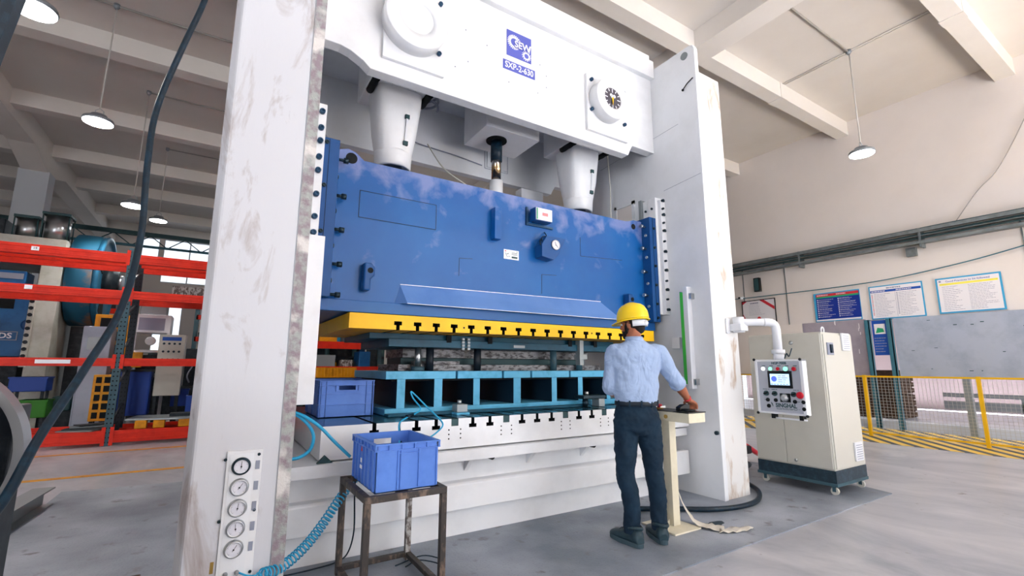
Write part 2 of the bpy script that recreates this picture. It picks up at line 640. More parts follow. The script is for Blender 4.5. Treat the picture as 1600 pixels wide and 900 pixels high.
    def ball(self, c, rx, ry=None, rz=None, n=20, m=12, mi=0, rot=None):
        ry = rx if ry is None else ry
        rz = rx if rz is None else rz
        c = Vector(c)
        rot = rot or Matrix.Identity(3)
        top = self.v(c + rot @ Vector((0, 0, rz)))
        bot = self.v(c + rot @ Vector((0, 0, -rz)))
        rows = []
        for j in range(1, m):
            th = PI * j / m
            rows.append([self.v(c + rot @ Vector((rx * math.sin(th) * math.cos(2 * PI * k / n), ry * math.sin(th) * math.sin(2 * PI * k / n), rz * math.cos(th)))) for k in range(n)])
        for k in range(n):
            self.face([top, rows[0][k], rows[0][(k + 1) % n]], mi, True)
            self.face([bot, rows[-1][(k + 1) % n], rows[-1][k]], mi, True)
            for j in range(len(rows) - 1):
                self.face([rows[j][k], rows[j + 1][k], rows[j + 1][(k + 1) % n], rows[j][(k + 1) % n]], mi, True)
        return self

    def text(self, s, size, x, y, z=0.0, depth=0.002, mi=0, align='CENTER', sx=1.0, bold=0.0):
        """lettering in the local x/y plane of self.xf, lifted to z"""
        cu = bpy.data.curves.new('t', 'FONT')
        cu.body = s
        cu.size = size
        cu.align_x = align
        cu.align_y = 'CENTER'
        cu.extrude = depth / 2
        cu.offset = bold
        cu.resolution_u = 3
        o = bpy.data.objects.new('t', cu)
        COL.objects.link(o)
        dg = bpy.context.evaluated_depsgraph_get()
        me = bpy.data.meshes.new_from_object(o.evaluated_get(dg))
        vs = [self.v((x + v.co.x * sx, y + v.co.y, z + v.co.z)) for v in me.vertices]
        for p in me.polygons:
            self.face([vs[i] for i in p.vertices], mi)
        bpy.data.objects.remove(o)
        bpy.data.curves.remove(cu)
        bpy.data.meshes.remove(me)
        return self

    def build(self, name, m, parent=None, bevel=0, label=None, cat=None, group=None, kind=None, norm=True, matfn=None, seg=2):
        bm = self.bm
        if norm:
            bmesh.ops.recalc_face_normals(bm, faces=bm.faces)
        if matfn:
            for f in bm.faces:
                f.material_index = matfn(f)
        me = bpy.data.meshes.new(name)
        if parent:
            off = root_off(parent)
        else:
            lo = [min(v.co[i] for v in bm.verts) for i in range(3)]
            hi = [max(v.co[i] for v in bm.verts) for i in range(3)]
            off = Vector(((lo[0] + hi[0]) / 2, (lo[1] + hi[1]) / 2, lo[2]))
        for v in bm.verts:
            v.co -= off
        bm.to_mesh(me)
        bm.free()
        for mm in (m if isinstance(m, (list, tuple)) else [m]):
            me.materials.append(M[mm] if isinstance(mm, str) else mm)
        o = bpy.data.objects.new(name, me)
        COL.objects.link(o)
        if parent:
            o.parent = parent
            OFF[o.name] = off
        else:
            o.location = off
            OFF[o.name] = off
        if bevel:
            b_ = o.modifiers.new('bevel', 'BEVEL')
            b_.width = bevel
            b_.segments = seg
            b_.limit_method = 'ANGLE'
            b_.angle_limit = math.radians(50)
            b_.harden_normals = False
        return tagobj(o, label, cat, group, kind)


def fr(origin, right, upv=(0, 0, 1)):
    r = Vector(right).normalized()
    u = Vector(upv).normalized()
    n = r.cross(u)
    o = Vector(origin)
    return Matrix(((r.x, u.x, n.x, o.x), (r.y, u.y, n.y, o.y), (r.z, u.z, n.z, o.z), (0, 0, 0, 1)))


def bez(pts, n=8):
    """smooth path through points (Catmull-Rom)"""
    pts = [Vector(p) for p in pts]
    P_ = [pts[0] * 2 - pts[1]] + pts + [pts[-1] * 2 - pts[-2]]
    out = []
    for i in range(1, len(P_) - 2):
        a, b_, c, d = P_[i - 1:i + 3]
        for k in range(n):
            t = k / n
            out.append(0.5 * ((2 * b_) + (c - a) * t + (2 * a - 5 * b_ + 4 * c - d) * t * t + (3 * b_ - a - 3 * c + d) * t ** 3))
    out.append(pts[-1])
    return out


def copy_tree(o, parent=None):
    c = o.copy()
    COL.objects.link(c)
    if parent:
        c.parent = parent
    for ch in list(o.children):
        copy_tree(ch, c)
    return c


def bolt(p, d, r, h, parent, m='bolt', name='bolt', n=10):
    p, d = Vector(p), Vector(d).normalized()
    b_ = B()
    b_.lathe(p - d * 0.004, d, [(0, r), (h * 0.85, r), (h, r * 0.8), (h, r * 0.5), (h * 0.6, r * 0.45)], n=n)
    return b_.build(name, m, parent)

# ================================================================ THE SETTING
HZ = 7.14
B().box(-9, 20, -8, 26, -0.2, 0).build('floor', 'floor', kind='structure')
B().box(-9, 20, -8, 26, HZ, HZ + 0.3).build('ceiling', 'ceil', kind='structure')
# right wall with an opening below 2.3 m, boarded higher up
b = B()
b.box(12.4, 12.7, -8, 26, 2.33, HZ)
b.box(12.4, 12.7, 7.9, 26, 0, 2.33)
b.build('wall_right', 'wall', kind='structure')
B().box(-9.3, -9, -8, 26, 0, HZ).build('wall_left', 'wall', kind='structure')
b = B()
b.box(-9.3, 3.6, -8.3, -8, 0, HZ).box(3.6, 12.7, -8.3, -8, 6.1, HZ).box(12.0, 12.7, -8.3, -8, 0, 6.1)
b.build('wall_front', 'wall', kind='structure')
# far wall with window openings
wins = [(-9.0, -5.2, 5.35, 6.4), (-3.25, -2.62, 6.05, 7.02), (-2.45, 1.5, 5.0, 7.02), (-2.5, -1.5, 1.2, 3.95), (1.7, 4.8, 0.0, 3.3), (5.5, 8.0, 5.0, 6.9)]
b = B()
xs = sorted({-9.0, 12.7} | {w[0] for w in wins} | {w[1] for w in wins})
for i in range(len(xs) - 1):
    xm = (xs[i] + xs[i + 1]) / 2
    z = 0
    for w in sorted([w for w in wins if w[0] < xm < w[1]], key=lambda w: w[2]):
        if w[2] > z:
            b.box(xs[i], xs[i + 1], 26, 26.3, z, w[2])
        z = w[3]
    b.box(xs[i], xs[i + 1], 26, 26.3, z, HZ)
b.build('wall_back', 'wall', kind='structure')
for k, (x0, x1, z0, z1) in enumerate(wins):
    b = B()
    t = 0.05
    b.box(x0, x1, 26.0, 26.1, z0, z0 + t).box(x0, x1, 26.0, 26.1, z1 - t, z1)
    nv = max(1, round((x1 - x0) / 0.9))
    for i in range(nv + 1):
        x = x0 + (x1 - x0) * i / nv
        b.box(max(x0, x - t / 2), min(x1, x + t / 2), 26.0, 26.1, z0 + t, z1 - t)
    w = b.build('window_%d' % (k + 1), 'white_in', kind='structure')
    B().box(x0, x1, 26.04, 26.05, z0, z1).build('window_pane', 'glass', w)
# room beyond the boarded opening
B().box(19.6, 19.9, -8, 12, 0, 3).build('wall_far_room', 'greyroom', kind='structure')
# ceiling beams run across the hall
n = 1
for y0, y1 in ((-0.9, -0.62), (1.72, 2.0), (4.52, 4.78), (7.3, 7.56), (10.1, 10.42), (13.4, 13.7), (16.45, 16.8), (19.0, 19.3), (21.8, 22.1), (24.2, 24.5)):
    B().box(-9, 12.4, y0, y1, 6.8, HZ).build('trim_%d' % n, 'beam', kind='structure')
    n += 1
B().box(6.62, 7.08, -8, 26, 6.79, HZ).build('trim_%d' % n, 'beam', kind='structure'); n += 1
# deep girder on the left, haunched at its pillars
b = B()
b.prism([(-8, HZ), (-8, 6.62), (15.2, 6.62), (16.35, 6.3), (16.85, 6.3), (18.0, 6.62), (26, 6.62), (26, HZ)], 'x', -4.7, -4.2)
b.build('trim_%d' % n, 'beam', kind='structure'); n += 1
B().box(-4.75, -4.15, 16.35, 16.85, 0, 6.32).build('trim_%d' % n, 'pillar', kind='structure'); n += 1
# joints of the wall panels, cable trays
for k, y in enumerate((7.45, 6.3, 2.0, 0.2)):
    B().box(12.385, 12.402, y, y + 0.02, 2.34, 4.0).build('trim_%d' % n, 'tray', kind='structure'); n += 1

# ---------------------------------------------------------------- cable tray on the right wall
t = thing('cable_tray', 'long galvanised cable tray running along the right wall above the posters', 'cable tray', (12.3, 3, 3.85))
for z, m in ((4.12, 'tray'), (4.0, 'tray'), (3.86, 'tray')):
    B().box(12.16, 12.39, -8, 12, z - 0.012, z).build('shelf', m, t)
b = B()
b.box(12.15, 12.165, -8, 12, 4.07, 4.14).box(12.15, 12.165, -8, 12, 3.83, 3.89)
b.build('side_rail', 'tray', t)
b = B()
for k, (z, r) in enumerate(((4.15, 0.014), (4.03, 0.02), (3.89, 0.016), (3.95, 0.012))):
    b.tube([(12.2 + 0.04 * (k % 3), -8 + i, z + 0.006 * math.sin(i * 1.3 + k)) for i in range(21)], r, 6)
b.build('cable', 'truss', t)
for y in (-1, 1.2, 3.4, 5.8, 8):
    b = B()
    b.box(12.17, 12.398, y, y + 0.04, 3.76, 4.16)
    b.build('bracket', 'tray', t)
B().box(12.3, 12.398, 3.55, 3.72, 3.62, 3.8).build('junction_box', 'tray', t)


# ---------------------------------------------------------------- wall things
def poster(name, label, cat, y_left, y_right, z0, z1, paint, x=12.37, group=None):
    """poster facing -X; local x runs to the viewer's right (-Y)"""
    t = thing(name, label, cat, (x, (y_left + y_right) / 2, z0), group)
    F_ = fr((x, y_left, z0), (0, -1, 0))
    paint(t, F_, y_left - y_right, z1 - z0)
    return t


def lines(b, x0, x1, y0, y1, n, seed, h=0.35, z=0.006, mi=0, bullets=False):
    rnd = random.Random(seed)
    st = (y1 - y0) / n
    for i in range(n):
        y = y1 - st * (i + 0.5)
        x = x0
        end = x0 + (x1 - x0) * rnd.uniform(0.55, 1)
        while x < end - 0.01:
            w = min(rnd.uniform(0.02, 0.06), end - x)
            b.box(x, x + w, y - st * h / 2, y + st * h / 2, z, z + 0.0015, mi)
            x += w + 0.008


def p_navy(t, F_, w, h):
    B(F_).box(0, w, 0, h, 0, 0.006).build('border', 'p_frame', t)
    B(F_).box(0.05, w - 0.01, 0.06, h - 0.03, 0.004, 0.009).build('print_ground', 'p_blue', t)
    b = B(F_)
    b.box(0.06, w - 0.02, h - 0.09, h - 0.03, 0.008, 0.011, 0)
    b.box(0.06, w - 0.02, h - 0.13, h - 0.09, 0.008, 0.011, 1)
    b.build('heading_band', ['p_red', 'p_grn'], t)
    b = B(F_)
    for c, x0 in enumerate((0.07, 0.52)):
        for i in range(10):
            y = h - 0.17 - i * 0.046
            b.cyl((x0 + 0.015, y, 0.009), (x0 + 0.015, y, 0.012), 0.013, n=10)
            lines(b, x0 + 0.04, x0 + 0.38, y - 0.017, y + 0.017, 2 if (i + c) % 2 else 1, i * 7 + c, h=0.3 if (i + c) % 2 else .18, z=0.009)
    b.box(0.02, w - 0.02, 0.02, 0.055, 0.008, 0.011)
    lines(b, 0.08, 0.45, h - 0.075, h - 0.045, 1, 3, h=.5, z=0.012)
    lines(b, 0.5, 0.8, h - 0.075, h - 0.045, 1, 4, h=.5, z=0.012)
    b.build('print', 'paper', t)


def p_blueband(t, F_, w, h):
    B(F_).box(0, w, 0, h, 0, 0.006).build('border', 'p_frame', t)
    B(F_).box(0.025, w - 0.025, 0.025, h - 0.025, 0.004, 0.009).build('print_ground', 'paper', t)
    b = B(F_)
    b.box(0.03, w - 0.03, h - 0.15, h - 0.1, 0.008, 0.011)
    b.build('heading_band', 'p_band', t)
    b = B(F_)
    for i in range(15):
        y = h - 0.19 - i * 0.032
        b.box(0.045, 0.065, y - 0.008, y + 0.008, 0.009, 0.011, 1 if i % 3 else 0)
        b.box(w / 2 + 0.02, w / 2 + 0.045, y - 0.008, y + 0.008, 0.009, 0.011, 0)
    lines(b, 0.09, w / 2 - 0.02, 0.05, h - 0.17, 15, 5, h=0.22, z=0.009)
    lines(b, w / 2 + 0.06, w - 0.08, 0.05, h - 0.17, 15, 6, h=0.22, z=0.009)
    b.box(w / 2 - 0.002, w / 2 + 0.002, 0.04, h - 0.16, 0.009, 0.011)
    lines(b, 0.33, 0.72, h - 0.09, h - 0.04, 1, 8, h=0.55, z=0.009)
    b.build('print', ['p_txt', 'p_red'], t)
    b = B(F_)
    lines(b, 0.05, 0.4, h - 0.14, h - 0.11, 1, 11, h=0.6, z=0.012)
    lines(b, 0.5, 0.85, h - 0.14, h - 0.11, 1, 12, h=0.6, z=0.012)
    b.build('heading_print', 'paper', t)


def p_yellowband(t, F_, w, h):
    B(F_).box(0, w, 0, h, 0, 0.006).build('border', 'p_frame', t)
    B(F_).box(0.03, w - 0.03, 0.03, h - 0.03, 0.004, 0.009).build('print_ground', 'paper', t)
    B(F_).box(0.06, w - 0.05, h - 0.155, h - 0.115, 0.008, 0.011).build('heading_band', 'p_yel', t)
    b = B(F_)
    b.text('Good Practices to be followed', 0.052, w / 2, h - 0.08, 0.011, mi=1)
    lines(b, 0.09, w / 2 - 0.06, 0.05, h - 0.17, 14, 25, h=0.2, z=0.009)
    lines(b, w / 2 + 0.0, w - 0.08, 0.05, h - 0.17, 17, 26, h=0.22, z=0.009)
    b.cyl((0.07, h - 0.07, 0.009), (0.07, h - 0.07, 0.012), 0.02, n=14)
    b.build('print', ['p_txt', 'p_band'], t)


poster('notice_poster', 'navy blue notice poster with a red and green heading, left of the large wall posters', 'poster', 5.66, 4.68, 2.37, 3.07, p_navy)
poster('notice_poster', 'white notice poster with a blue heading band, middle of the large wall posters', 'poster', 4.5, 3.54, 2.34, 3.08, p_blueband)
poster('notice_poster', 'white notice poster with a yellow heading band, right of the large wall posters', 'poster', 3.33, 2.37, 2.36, 3.08, p_yellowband)


def p_cert(t, F_, w, h):
    b = B(F_)
    for a in ((0, w, 0, 0.02), (0, w, h - 0.02, h), (0, 0.02, 0, h), (w - 0.02, w, 0, h)):
        b.box(*a, 0, 0.02)
    b.build('frame', 'black_gl', t)
    B(F_).box(0.015, w - 0.015, 0.015, h - 0.015, 0.003, 0.01).build('sheet', 'paper', t)
    b = B(F_)
    b.prism([(0.55 * w, h - 0.02), (w - 0.03, h * 0.52), (w - 0.03, h * 0.66), (0.68 * w, h - 0.02)], 'z', 0.01, 0.013)
    b.prism([(0.02, 0.02), (0.15, 0.02), (0.02, 0.28)], 'z', 0.01, 0.013)
    b.prism([(0.02, h - 0.02), (0.02, h - 0.1), (0.15, h - 0.02)], 'z', 0.01, 0.013)
    b.cyl((w * 0.5, 0.13, 0.01), (w * 0.5, 0.13, 0.013), 0.05, n=16)
    b.build('ornament', 'p_red', t)
    b = B(F_)
    lines(b, 0.2, w - 0.25, 0.22, h - 0.12, 8, 31, h=0.16, z=0.011)
    lines(b, 0.24, w - 0.3, h - 0.12, h - 0.05, 1, 32, h=0.5, z=0.011)
    b.build('print', 'p_txt', t)


poster('certificate', 'framed red and white certificate on the wall beside the control arm', 'certificate', 7.53, 6.6, 2.46, 3.1, p_cert)


def p_cert2(t, F_, w, h):
    b = B(F_)
    for a in ((0, w, 0, 0.02), (0, w, h - 0.02, h), (0, 0.02, 0, h), (w - 0.02, w, 0, h)):
        b.box(*a, 0, 0.02)
    b.build('frame', 'black_gl', t)
    B(F_).box(0.015, w - 0.015, 0.015, h - 0.015, 0.003, 0.01).build('sheet', 'paper', t)
    b = B(F_)
    for z in (0.15, 0.33, 0.52):
        b.cyl((w - 0.11, z, 0.01), (w - 0.11, z, 0.014), 0.03, n=12)
    lines(b, 0.05, w - 0.05, h - 0.2, h - 0.05, 4, 9, h=.2, z=.011)
    b.build('print', 'p_band', t)


poster('framed_notice', 'tall framed notice below the certificate, half hidden by the press column', 'framed notice', 7.9, 7.4, 1.6, 2.38, p_cert2)


def p_green(t, F_, w, h):
    B(F_).box(0, w, 0, h, 0, 0.04).build('box', 'p_grn', t)
    B(F_).box(0.03, w - 0.03, 0.03, h * 0.46, 0.04, 0.043).build('label_panel', 'p_yel', t)
    B(F_).box(0.03, w - 0.03, h * 0.54, h - 0.03, 0.04, 0.043).build('label_panel', 'p_yel', t)


poster('first_aid_box', 'small green and yellow box on the wall just left of the cream cabinet top', 'box', 7.3, 6.95, 2.1, 2.36, p_green)

t = thing('wall_speaker', 'small black speaker hanging on the wall under the cable tray', 'speaker', (12.35, 7.0, 3.31))
B().box(12.26, 12.37, 6.93, 7.09, 3.31, 3.69).build('cabinet', 'black_gl', t, bevel=0.01)
B().box(12.252, 12.262, 6.95, 7.07, 3.34, 3.66).build('grille', 'truss', t)
b = B(); b.box(12.36, 12.4, 6.98, 7.04, 3.45, 3.55); b.build('bracket', 'steel', t)
t = thing('security_camera', 'tiny dark camera on the wall left of the speaker and above the certificate', 'camera', (12.3, 7.5, 3.15))
B().cyl((12.22, 7.5, 3.19), (12.36, 7.5, 3.19), 0.035, n=14).build('body', 'white_in', t)
B().cyl((12.2, 7.5, 3.19), (12.222, 7.5, 3.19), 0.028, n=14).build('lens', 'black_gl', t)
B().cyl((12.34, 7.5, 3.19), (12.4, 7.5, 3.21), 0.045, n=12).build('mount', 'white_in', t)

# thin wires on the wall
b = B()
b.tube(bez([(12.36, 8.2, 3.2), (12.34, 6.5, 3.17), (12.34, 4.4, 3.18), (12.34, 3, 3.32), (12.34, 2, 3.5), (12.34, 1.2, 3.7)], 6), 0.012, 6)
b.build('blue_wire', 'tealpost', label='thin blue wire strung along the wall just above the posters', cat='wire')
b = B()
b.tube(bez([(12.36, 2.9, 4.15), (12.36, 2.5, 4.7), (12.36, 2.2, 5.0), (12.36, 1.9, 5.5), (12.36, 1.6, 6.1)], 6), 0.008, 6)
b.build('thin_wire', 'conduit', label='thin dark wire climbing the right wall from the cable tray', cat='wire')

# boards and posts of the partition below the posters
t = thing('grey_board', 'large pale grey-blue board closing the wall opening under the posters', 'board', (12.3, 0.5, 1.07))
B().box(12.3, 12.36, -3, 4.1, 1.07, 2.33).build('panel', 'board', t)
b = B()
rnd = random.Random(3)
for i in range(14):
    y, z = rnd.uniform(1, 3.9), rnd.uniform(1.15, 2.25)
    b.box(12.297, 12.301, y, y + rnd.uniform(0.02, 0.07), z, z + 0.008 + rnd.random() * 0.01)
b.build('scuff', 'truss', t, kind='stuff')
t = thing('mauve_board', 'darker mauve-grey board behind the cabinet, left of the teal posts', 'board', (12.3, 5.3, 1.07))
B().box(12.3, 12.36, 4.62, 5.95, 1.07, 2.36).build('panel', 'board2', t)
b = B()
for i in range(12):
    y, z = rnd.uniform(4.7, 5.3), rnd.uniform(1.3, 2.3)
    b.box(12.297, 12.301, y, y + 0.012, z, z + rnd.uniform(0.03, 0.12))
b.build('scuff', 'paper', t, kind='stuff')
B().box(12.3, 12.36, 5.96, 7.9, 1.07, 2.36).build('cream_board', 'wall', label='cream board behind the cabinet at the left end of the partition', cat='board')
for y, lab in ((4.52, 'left one of the pair of teal steel posts between the boards'), (4.12, 'right one of the pair of teal steel posts between the boards')):
    b = B()
    b.box(12.22, 12.3, y, y + 0.02, 0, 2.33).box(12.22, 12.23, y, y + 0.09, 0, 2.33).box(12.29, 12.3, y, y + 0.09, 0, 2.33)
    b.build('steel_post', 'tealpost', label=lab, cat='post', group='partition posts')
for y, lab in ((3.0, 'grey steel post behind the fence, left of the right yellow fence post'), (5.6, 'grey steel post behind the fence beside the cabinet'), (0.8, 'grey steel partition post out to the right')):
    B().box(12.18, 12.29, y, y + 0.1, 0, 1.07).build('steel_post', 'greysheet', label=lab, cat='post', group='partition posts')
t = thing('hanging_notice', 'narrow blue notice with a white card between the two teal posts', 'notice', (12.28, 4.35, 1.62))
F_ = fr((12.28, 4.49, 1.55), (0, -1, 0))
B(F_).box(0, 0.27, 0, 0.76, 0, 0.008).build('sheet', 'p_band', t)
B(F_).box(0.04, 0.24, 0.46, 0.68, 0.008, 0.012).build('card', 'paper', t)
b = B(F_); b.prism([(0.06, 0.48), (0.22, 0.5), (0.2, 0.58), (0.1, 0.6)], 'z', 0.012, 0.014); b.build('card_print', 'p_grn', t)
b = B(F_); lines(b, 0.02, 0.25, 0.05, 0.4, 6, 77, h=0.25, z=0.009); b.build('print', 'p_txt', t)

# ---- beyond the opening
B().box(12.42, 12.7, -8, 7.9, 0, 0.16).build('trim_%d' % n, 'pillar', kind='structure'); n += 1
t = thing('crate_stack', 'dark brown stacked crates seen through the fence beyond the partition', 'crates', (15.2, 5.8, 0))
for i, (y, z) in enumerate(((5.0, 0), (6.1, 0), (5.0, 0.62), (6.1, 0.62))):
    b = B()
    for k in range(4):
        b.box(14.8, 15.8, y, y + 1.0, z + k * 0.15 + .02, z + k * 0.15 + 0.13)
    b.box(14.85, 15.75, y + 0.03, y + 0.97, z, z + 0.6)
    b.build('crate', 'darkwood', t)
t = thing('roller_conveyor', 'long dark rail frame on the floor beyond the fence', 'conveyor', (16, 1, 0))
B().box(16, 16.1, -4, 4.5, 0.55, 0.65).build('rail', 'greysheet', t)
B().box(16, 16.1, -4, 4.5, 0.25, 0.45).build('rail', 'greysheet', t)
for y in (-3, -1, 1, 3):
    B().box(16, 16.1, y, y + 0.1, 0, 0.55).build('leg', 'greysheet', t)

# ---------------------------------------------------------------- floor markings, mat
B().box(9.85, 12.18, -8, 9, 0.0, 0.004).build('hazard_stripe_marking', 'stripes', label='yellow and black hazard stripes painted on the floor along the fence', cat='floor marking')
B().box(-9, 9, 7.49, 7.6, 0, 0.003).build('yellow_floor_line', 'orange', label='yellow floor line nearer the rubber mat, left of the press', cat='floor marking')
B().box(-9, -0.0, 9.42, 9.52, 0, 0.003).build('yellow_floor_line', 'orange', label='faint yellow floor line right in front of the red rack', cat='floor marking')
b = B()
b.prism([(-1.25, 2.1), (2.4, 2.16), (6.02, 2.21), (6.45, 3.6), (5.5, 6.0), (0.0, 6.58), (-1.21, 6.72)], 'z', 0.0, 0.008)
b.build('rubber_mat', 'mat', label='large grey studded rubber mat spread under the press and cabinet', cat='mat')


def flat_blob(cx, cy, rx, ry, seed, z=0.0095, nn=22):
    b = B()
    pts = []
    for i in range(nn):
        a = 2 * PI * i / nn
        k = 1 + 0.5 * (noise.noise(Vector((math.cos(a) * 1.3 + seed, math.sin(a) * 1.3, seed * 2.3))))
        pts.append((cx + rx * k * math.cos(a), cy + ry * k * math.sin(a)))
    b.prism(pts, 'z', z - 0.001, z)
    return b


flat_blob(3.62, 2.58, 0.10, 0.05, 3).build('oil_stain', 'plinth', label='dark wet stain on the mat right of the pedestal foot', cat='stain')
# chips and litter on the mat at lower left
for i, (x, y, s, lab) in enumerate(((-0.30, 3.85, 0.035, 'small brown litter scrap on the mat near the left column'), (-0.62, 3.5, 0.05, 'dark flat scrap on the mat at lower left'), (-0.45, 3.75, 0.05, 'dark smear on the mat between the litter scraps'))):
    flat_blob(x, y, s, s * 0.5, i + 9, z=0.014).build('litter_scrap', 'darkwood' if i == 0 else 'plinth', label=lab, cat='litter')

# ---------------------------------------------------------------- fence
yy = [0.9, 2.53, 4.15, 5.8, 7.6]
FX = 10.72
for k in range(len(yy) - 1):
    y0, y1 = yy[k], yy[k + 1]
    names = {0: 'fence bay at the right edge, right of the right fence post', 1: 'fence bay between the two yellow posts right of the cabinet', 2: 'fence bay that begins beside the cream cabinet', 3: 'fence bay seen between the press column and the cabinet'}
    lab = 'yellow framed wire mesh ' + names.get(k, 'fence bay further out of the picture to the right')
    t = thing('mesh_fence', lab, 'fence', (FX, (y0 + y1) / 2, 0), 'wire mesh fence bays')
    B().box(FX - 0.025, FX + 0.025, y0 - 0.025, y0 + 0.025, 0.004, 1.14).build('post', 'fence', t)
    if k == len(yy) - 2:
        B().box(FX - 0.025, FX + 0.025, y1 - 0.025, y1 + 0.025, 0.004, 1.14).build('post', 'fence', t)
    B().box(FX - 0.015, FX + 0.015, y0 + 0.025, y1 - 0.025, 1.10, 1.13).build('rail', 'fence', t)
    B().box(FX - 0.015, FX + 0.015, y0 + 0.025, y1 - 0.025, 0.05, 0.08).build('rail', 'fence', t)
    if True:
        b = B()
        w = 0.0022
        for i in range(int((y1 - y0) / 0.055)):
            y = y0 + 0.04 + i * 0.055
            b.box(FX - w, FX + w, y - w, y + w, 0.07, 1.11)
        for i in range(19):
            z = 0.11 + i * 0.055
            b.box(FX - w, FX + w, y0 + 0.02, y1 - 0.02, z - w, z + w)
        b.build('wire_mesh', 'wire', t)
# blue sheet on something behind the column
t = thing('blue_draped_trolley', 'blue covered trolley seen in the gap between press column and cabinet', 'trolley', (8.9, 6.6, 0))
b = B(); b.prism([(8.3, 0.75), (9.5, 0.75), (9.6, 1.15), (9.0, 1.32), (8.3, 1.2)], 'y', 6.1, 7.0); b.build('cover', 'blue_cloth', t, bevel=0.03)
for x in (8.4, 9.4):
    for y in (6.2, 6.9):
        B().box(x, x + 0.05, y, y + 0.05, 0.0, 0.76).build('leg', 'rackpost', t)
B().ball((9.0, 6.4, 1.36), 0.12, 0.1, 0.07).build('rag', 'p_red', label='reddish rag bundle lying on the blue covered trolley', cat='rag')

# ---------------------------------------------------------------- pendant lamps
LAMPS = [(-1.94, 6.3, 4.94, 1.0, 'very bright round pendant lamp at the top left corner of the picture', 1),
         (-1.9, 9.2, 5.05, 1.0, 'bright round pendant lamp hanging left of the black cable, second from the camera', 1),
         (-1.74, 12.0, 4.55, 0.8, 'round pendant lamp half behind the black cable above the rack', 0),
         (-1.62, 15.07, 5.08, 0.8, 'small far round pendant lamp just right of the black cable', 0),
         (9.5, 3.295, 5.07, 0.8, 'round pendant lamp hanging alone before the right wall', 0)]
for x, y, z, s, lab, big in LAMPS:
    t = thing('pendant_lamp', lab, 'lamp', (x, y, z), 'round high bay lamps')
    B().lathe((x, y, z), (0, 0, 1), [(0.0, 0.19), (0.02, 0.2), (0.05, 0.19), (0.06, 0.12), (0.12, 0.10), (0.14, 0.04)], n=28).build('housing', 'lampbody', t)
    B().cyl((x, y, z - 0.012), (x, y, z + 0.004), 0.185, n=28).build('diffuser', 'lamplit', t)
    b = B()
    b.tube([(x + 0.05, y, z + 0.13), (x + 0.05, y, z + 0.19), (x, y, z + 0.23), (x - 0.05, y, z + 0.19), (x - 0.05, y, z + 0.13)], 0.008, 6)
    b.build('hook', 'steel', t)
    B().tube([(x, y, z + 0.22), (x + 0.01, y, HZ - 0.08)], 0.011, 6).build('cord', 'cord', t)
    b = B(); b.lathe((x, y, HZ), (0, 0, -1), [(0, 0.045), (0.05, 0.045), (0.09, 0.02)], n=14)
    b.build('ceiling_rose', 'lampbody', t)
    ld = bpy.data.lights.new('lamp_light', 'SPOT'); ld.energy = 90; ld.spot_size = 2.5; ld.spot_blend = 0.4; ld.shadow_soft_size = 0.15; ld.color = (1, 0.97, 0.93)
    lo = bpy.data.objects.new('lamp_light', ld); COL.objects.link(lo); lo.parent = t; lo.location = (0, 0, -0.2)
# conduit runs on the slab
for k, (x0, x1, y, lab) in enumerate(((-3.2, 2.4, 9.2, 'nearest thin conduit under the ceiling slab at left'), (-1.7, 2.4, 12.0, 'second thin conduit under the ceiling slab at left'),
                                      (-1.6, 2.4, 15.07, 'third thin conduit under the ceiling slab at left'), (7.3, 9.5, 3.3, 'short conduit on the slab leading to the right hand lamp'))):
    b = B(); b.tube([(x0, y, HZ - 0.03), (x1, y, HZ - 0.03)], 0.018, 8)
    b.build('ceiling_conduit', 'conduit', label=lab, cat='conduit', group='ceiling conduits')
b = B(); b.tube([(9.5, -1, HZ - 0.02), (9.5, 3.3, HZ - 0.02), (9.5, 4.5, HZ - 0.02)], 0.012, 8)
b.tube([(9.56, -1, HZ - 0.02), (9.56, 3.3, HZ - 0.02), (9.56, 4.5, HZ - 0.02)], 0.008, 8)
b.build('ceiling_conduit', 'beam', label='pair of thin cables crossing the slab beside the right hand lamp', cat='conduit', group='ceiling conduits')
b = B()
for y0, y1 in ((1.72, 2.0), (4.52, 4.78)):
    b.box(9.42, 9.64, y0 - 0.012, y1 + 0.012, 6.788, 6.8)
    b.box(9.42, 9.64, y0 - 0.012, y0, 6.79, HZ)
b.build('trim_%d' % n, 'beam', kind='structure'); n += 1

# far travelling crane truss
t = thing('crane_truss', 'dark green lattice girder crossing the far end of the left hall', 'crane girder', (-2, 20, 5.3))
B().box(-8.9, 3.5, 20, 20.12, 5.72, 5.86).build('top_chord', 'truss', t)
B().box(-8.9, 3.5, 20.0, 20.08, 5.32, 5.40).build('bottom_chord', 'tealpost', t)
b = B()
for i in range(12):
    x = -8.8 + i
    b.bar((x, 20.05, 5.36), (x + 0.5, 20.05, 5.75), 0.03, 0.03)
    b.bar((x + 0.5, 20.05, 5.75), (x + 1, 20.05, 5.36), 0.03, 0.03)
b.build('lattice', 'truss', t)
for x in (-8.5, 3.2):
    B().box(x, x + 0.25, 19.95, 20.2, 0, 5.3).build('leg', 'truss', t)

# ================================================================ THE PRESS
XL, XR = 0.41, 4.275
press = thing('stamping_press', 'huge white and blue two column stamping press that fills the middle of the hall', 'press', (2.34, 4.3, 0))


def plate_tex(parent, segs, m, name, w=0.004):
    b = B()
    for p0, p1 in segs:
        b.bar(p0, p1, w, w, (0, 1, 0))
    return b.build(name, m, parent)


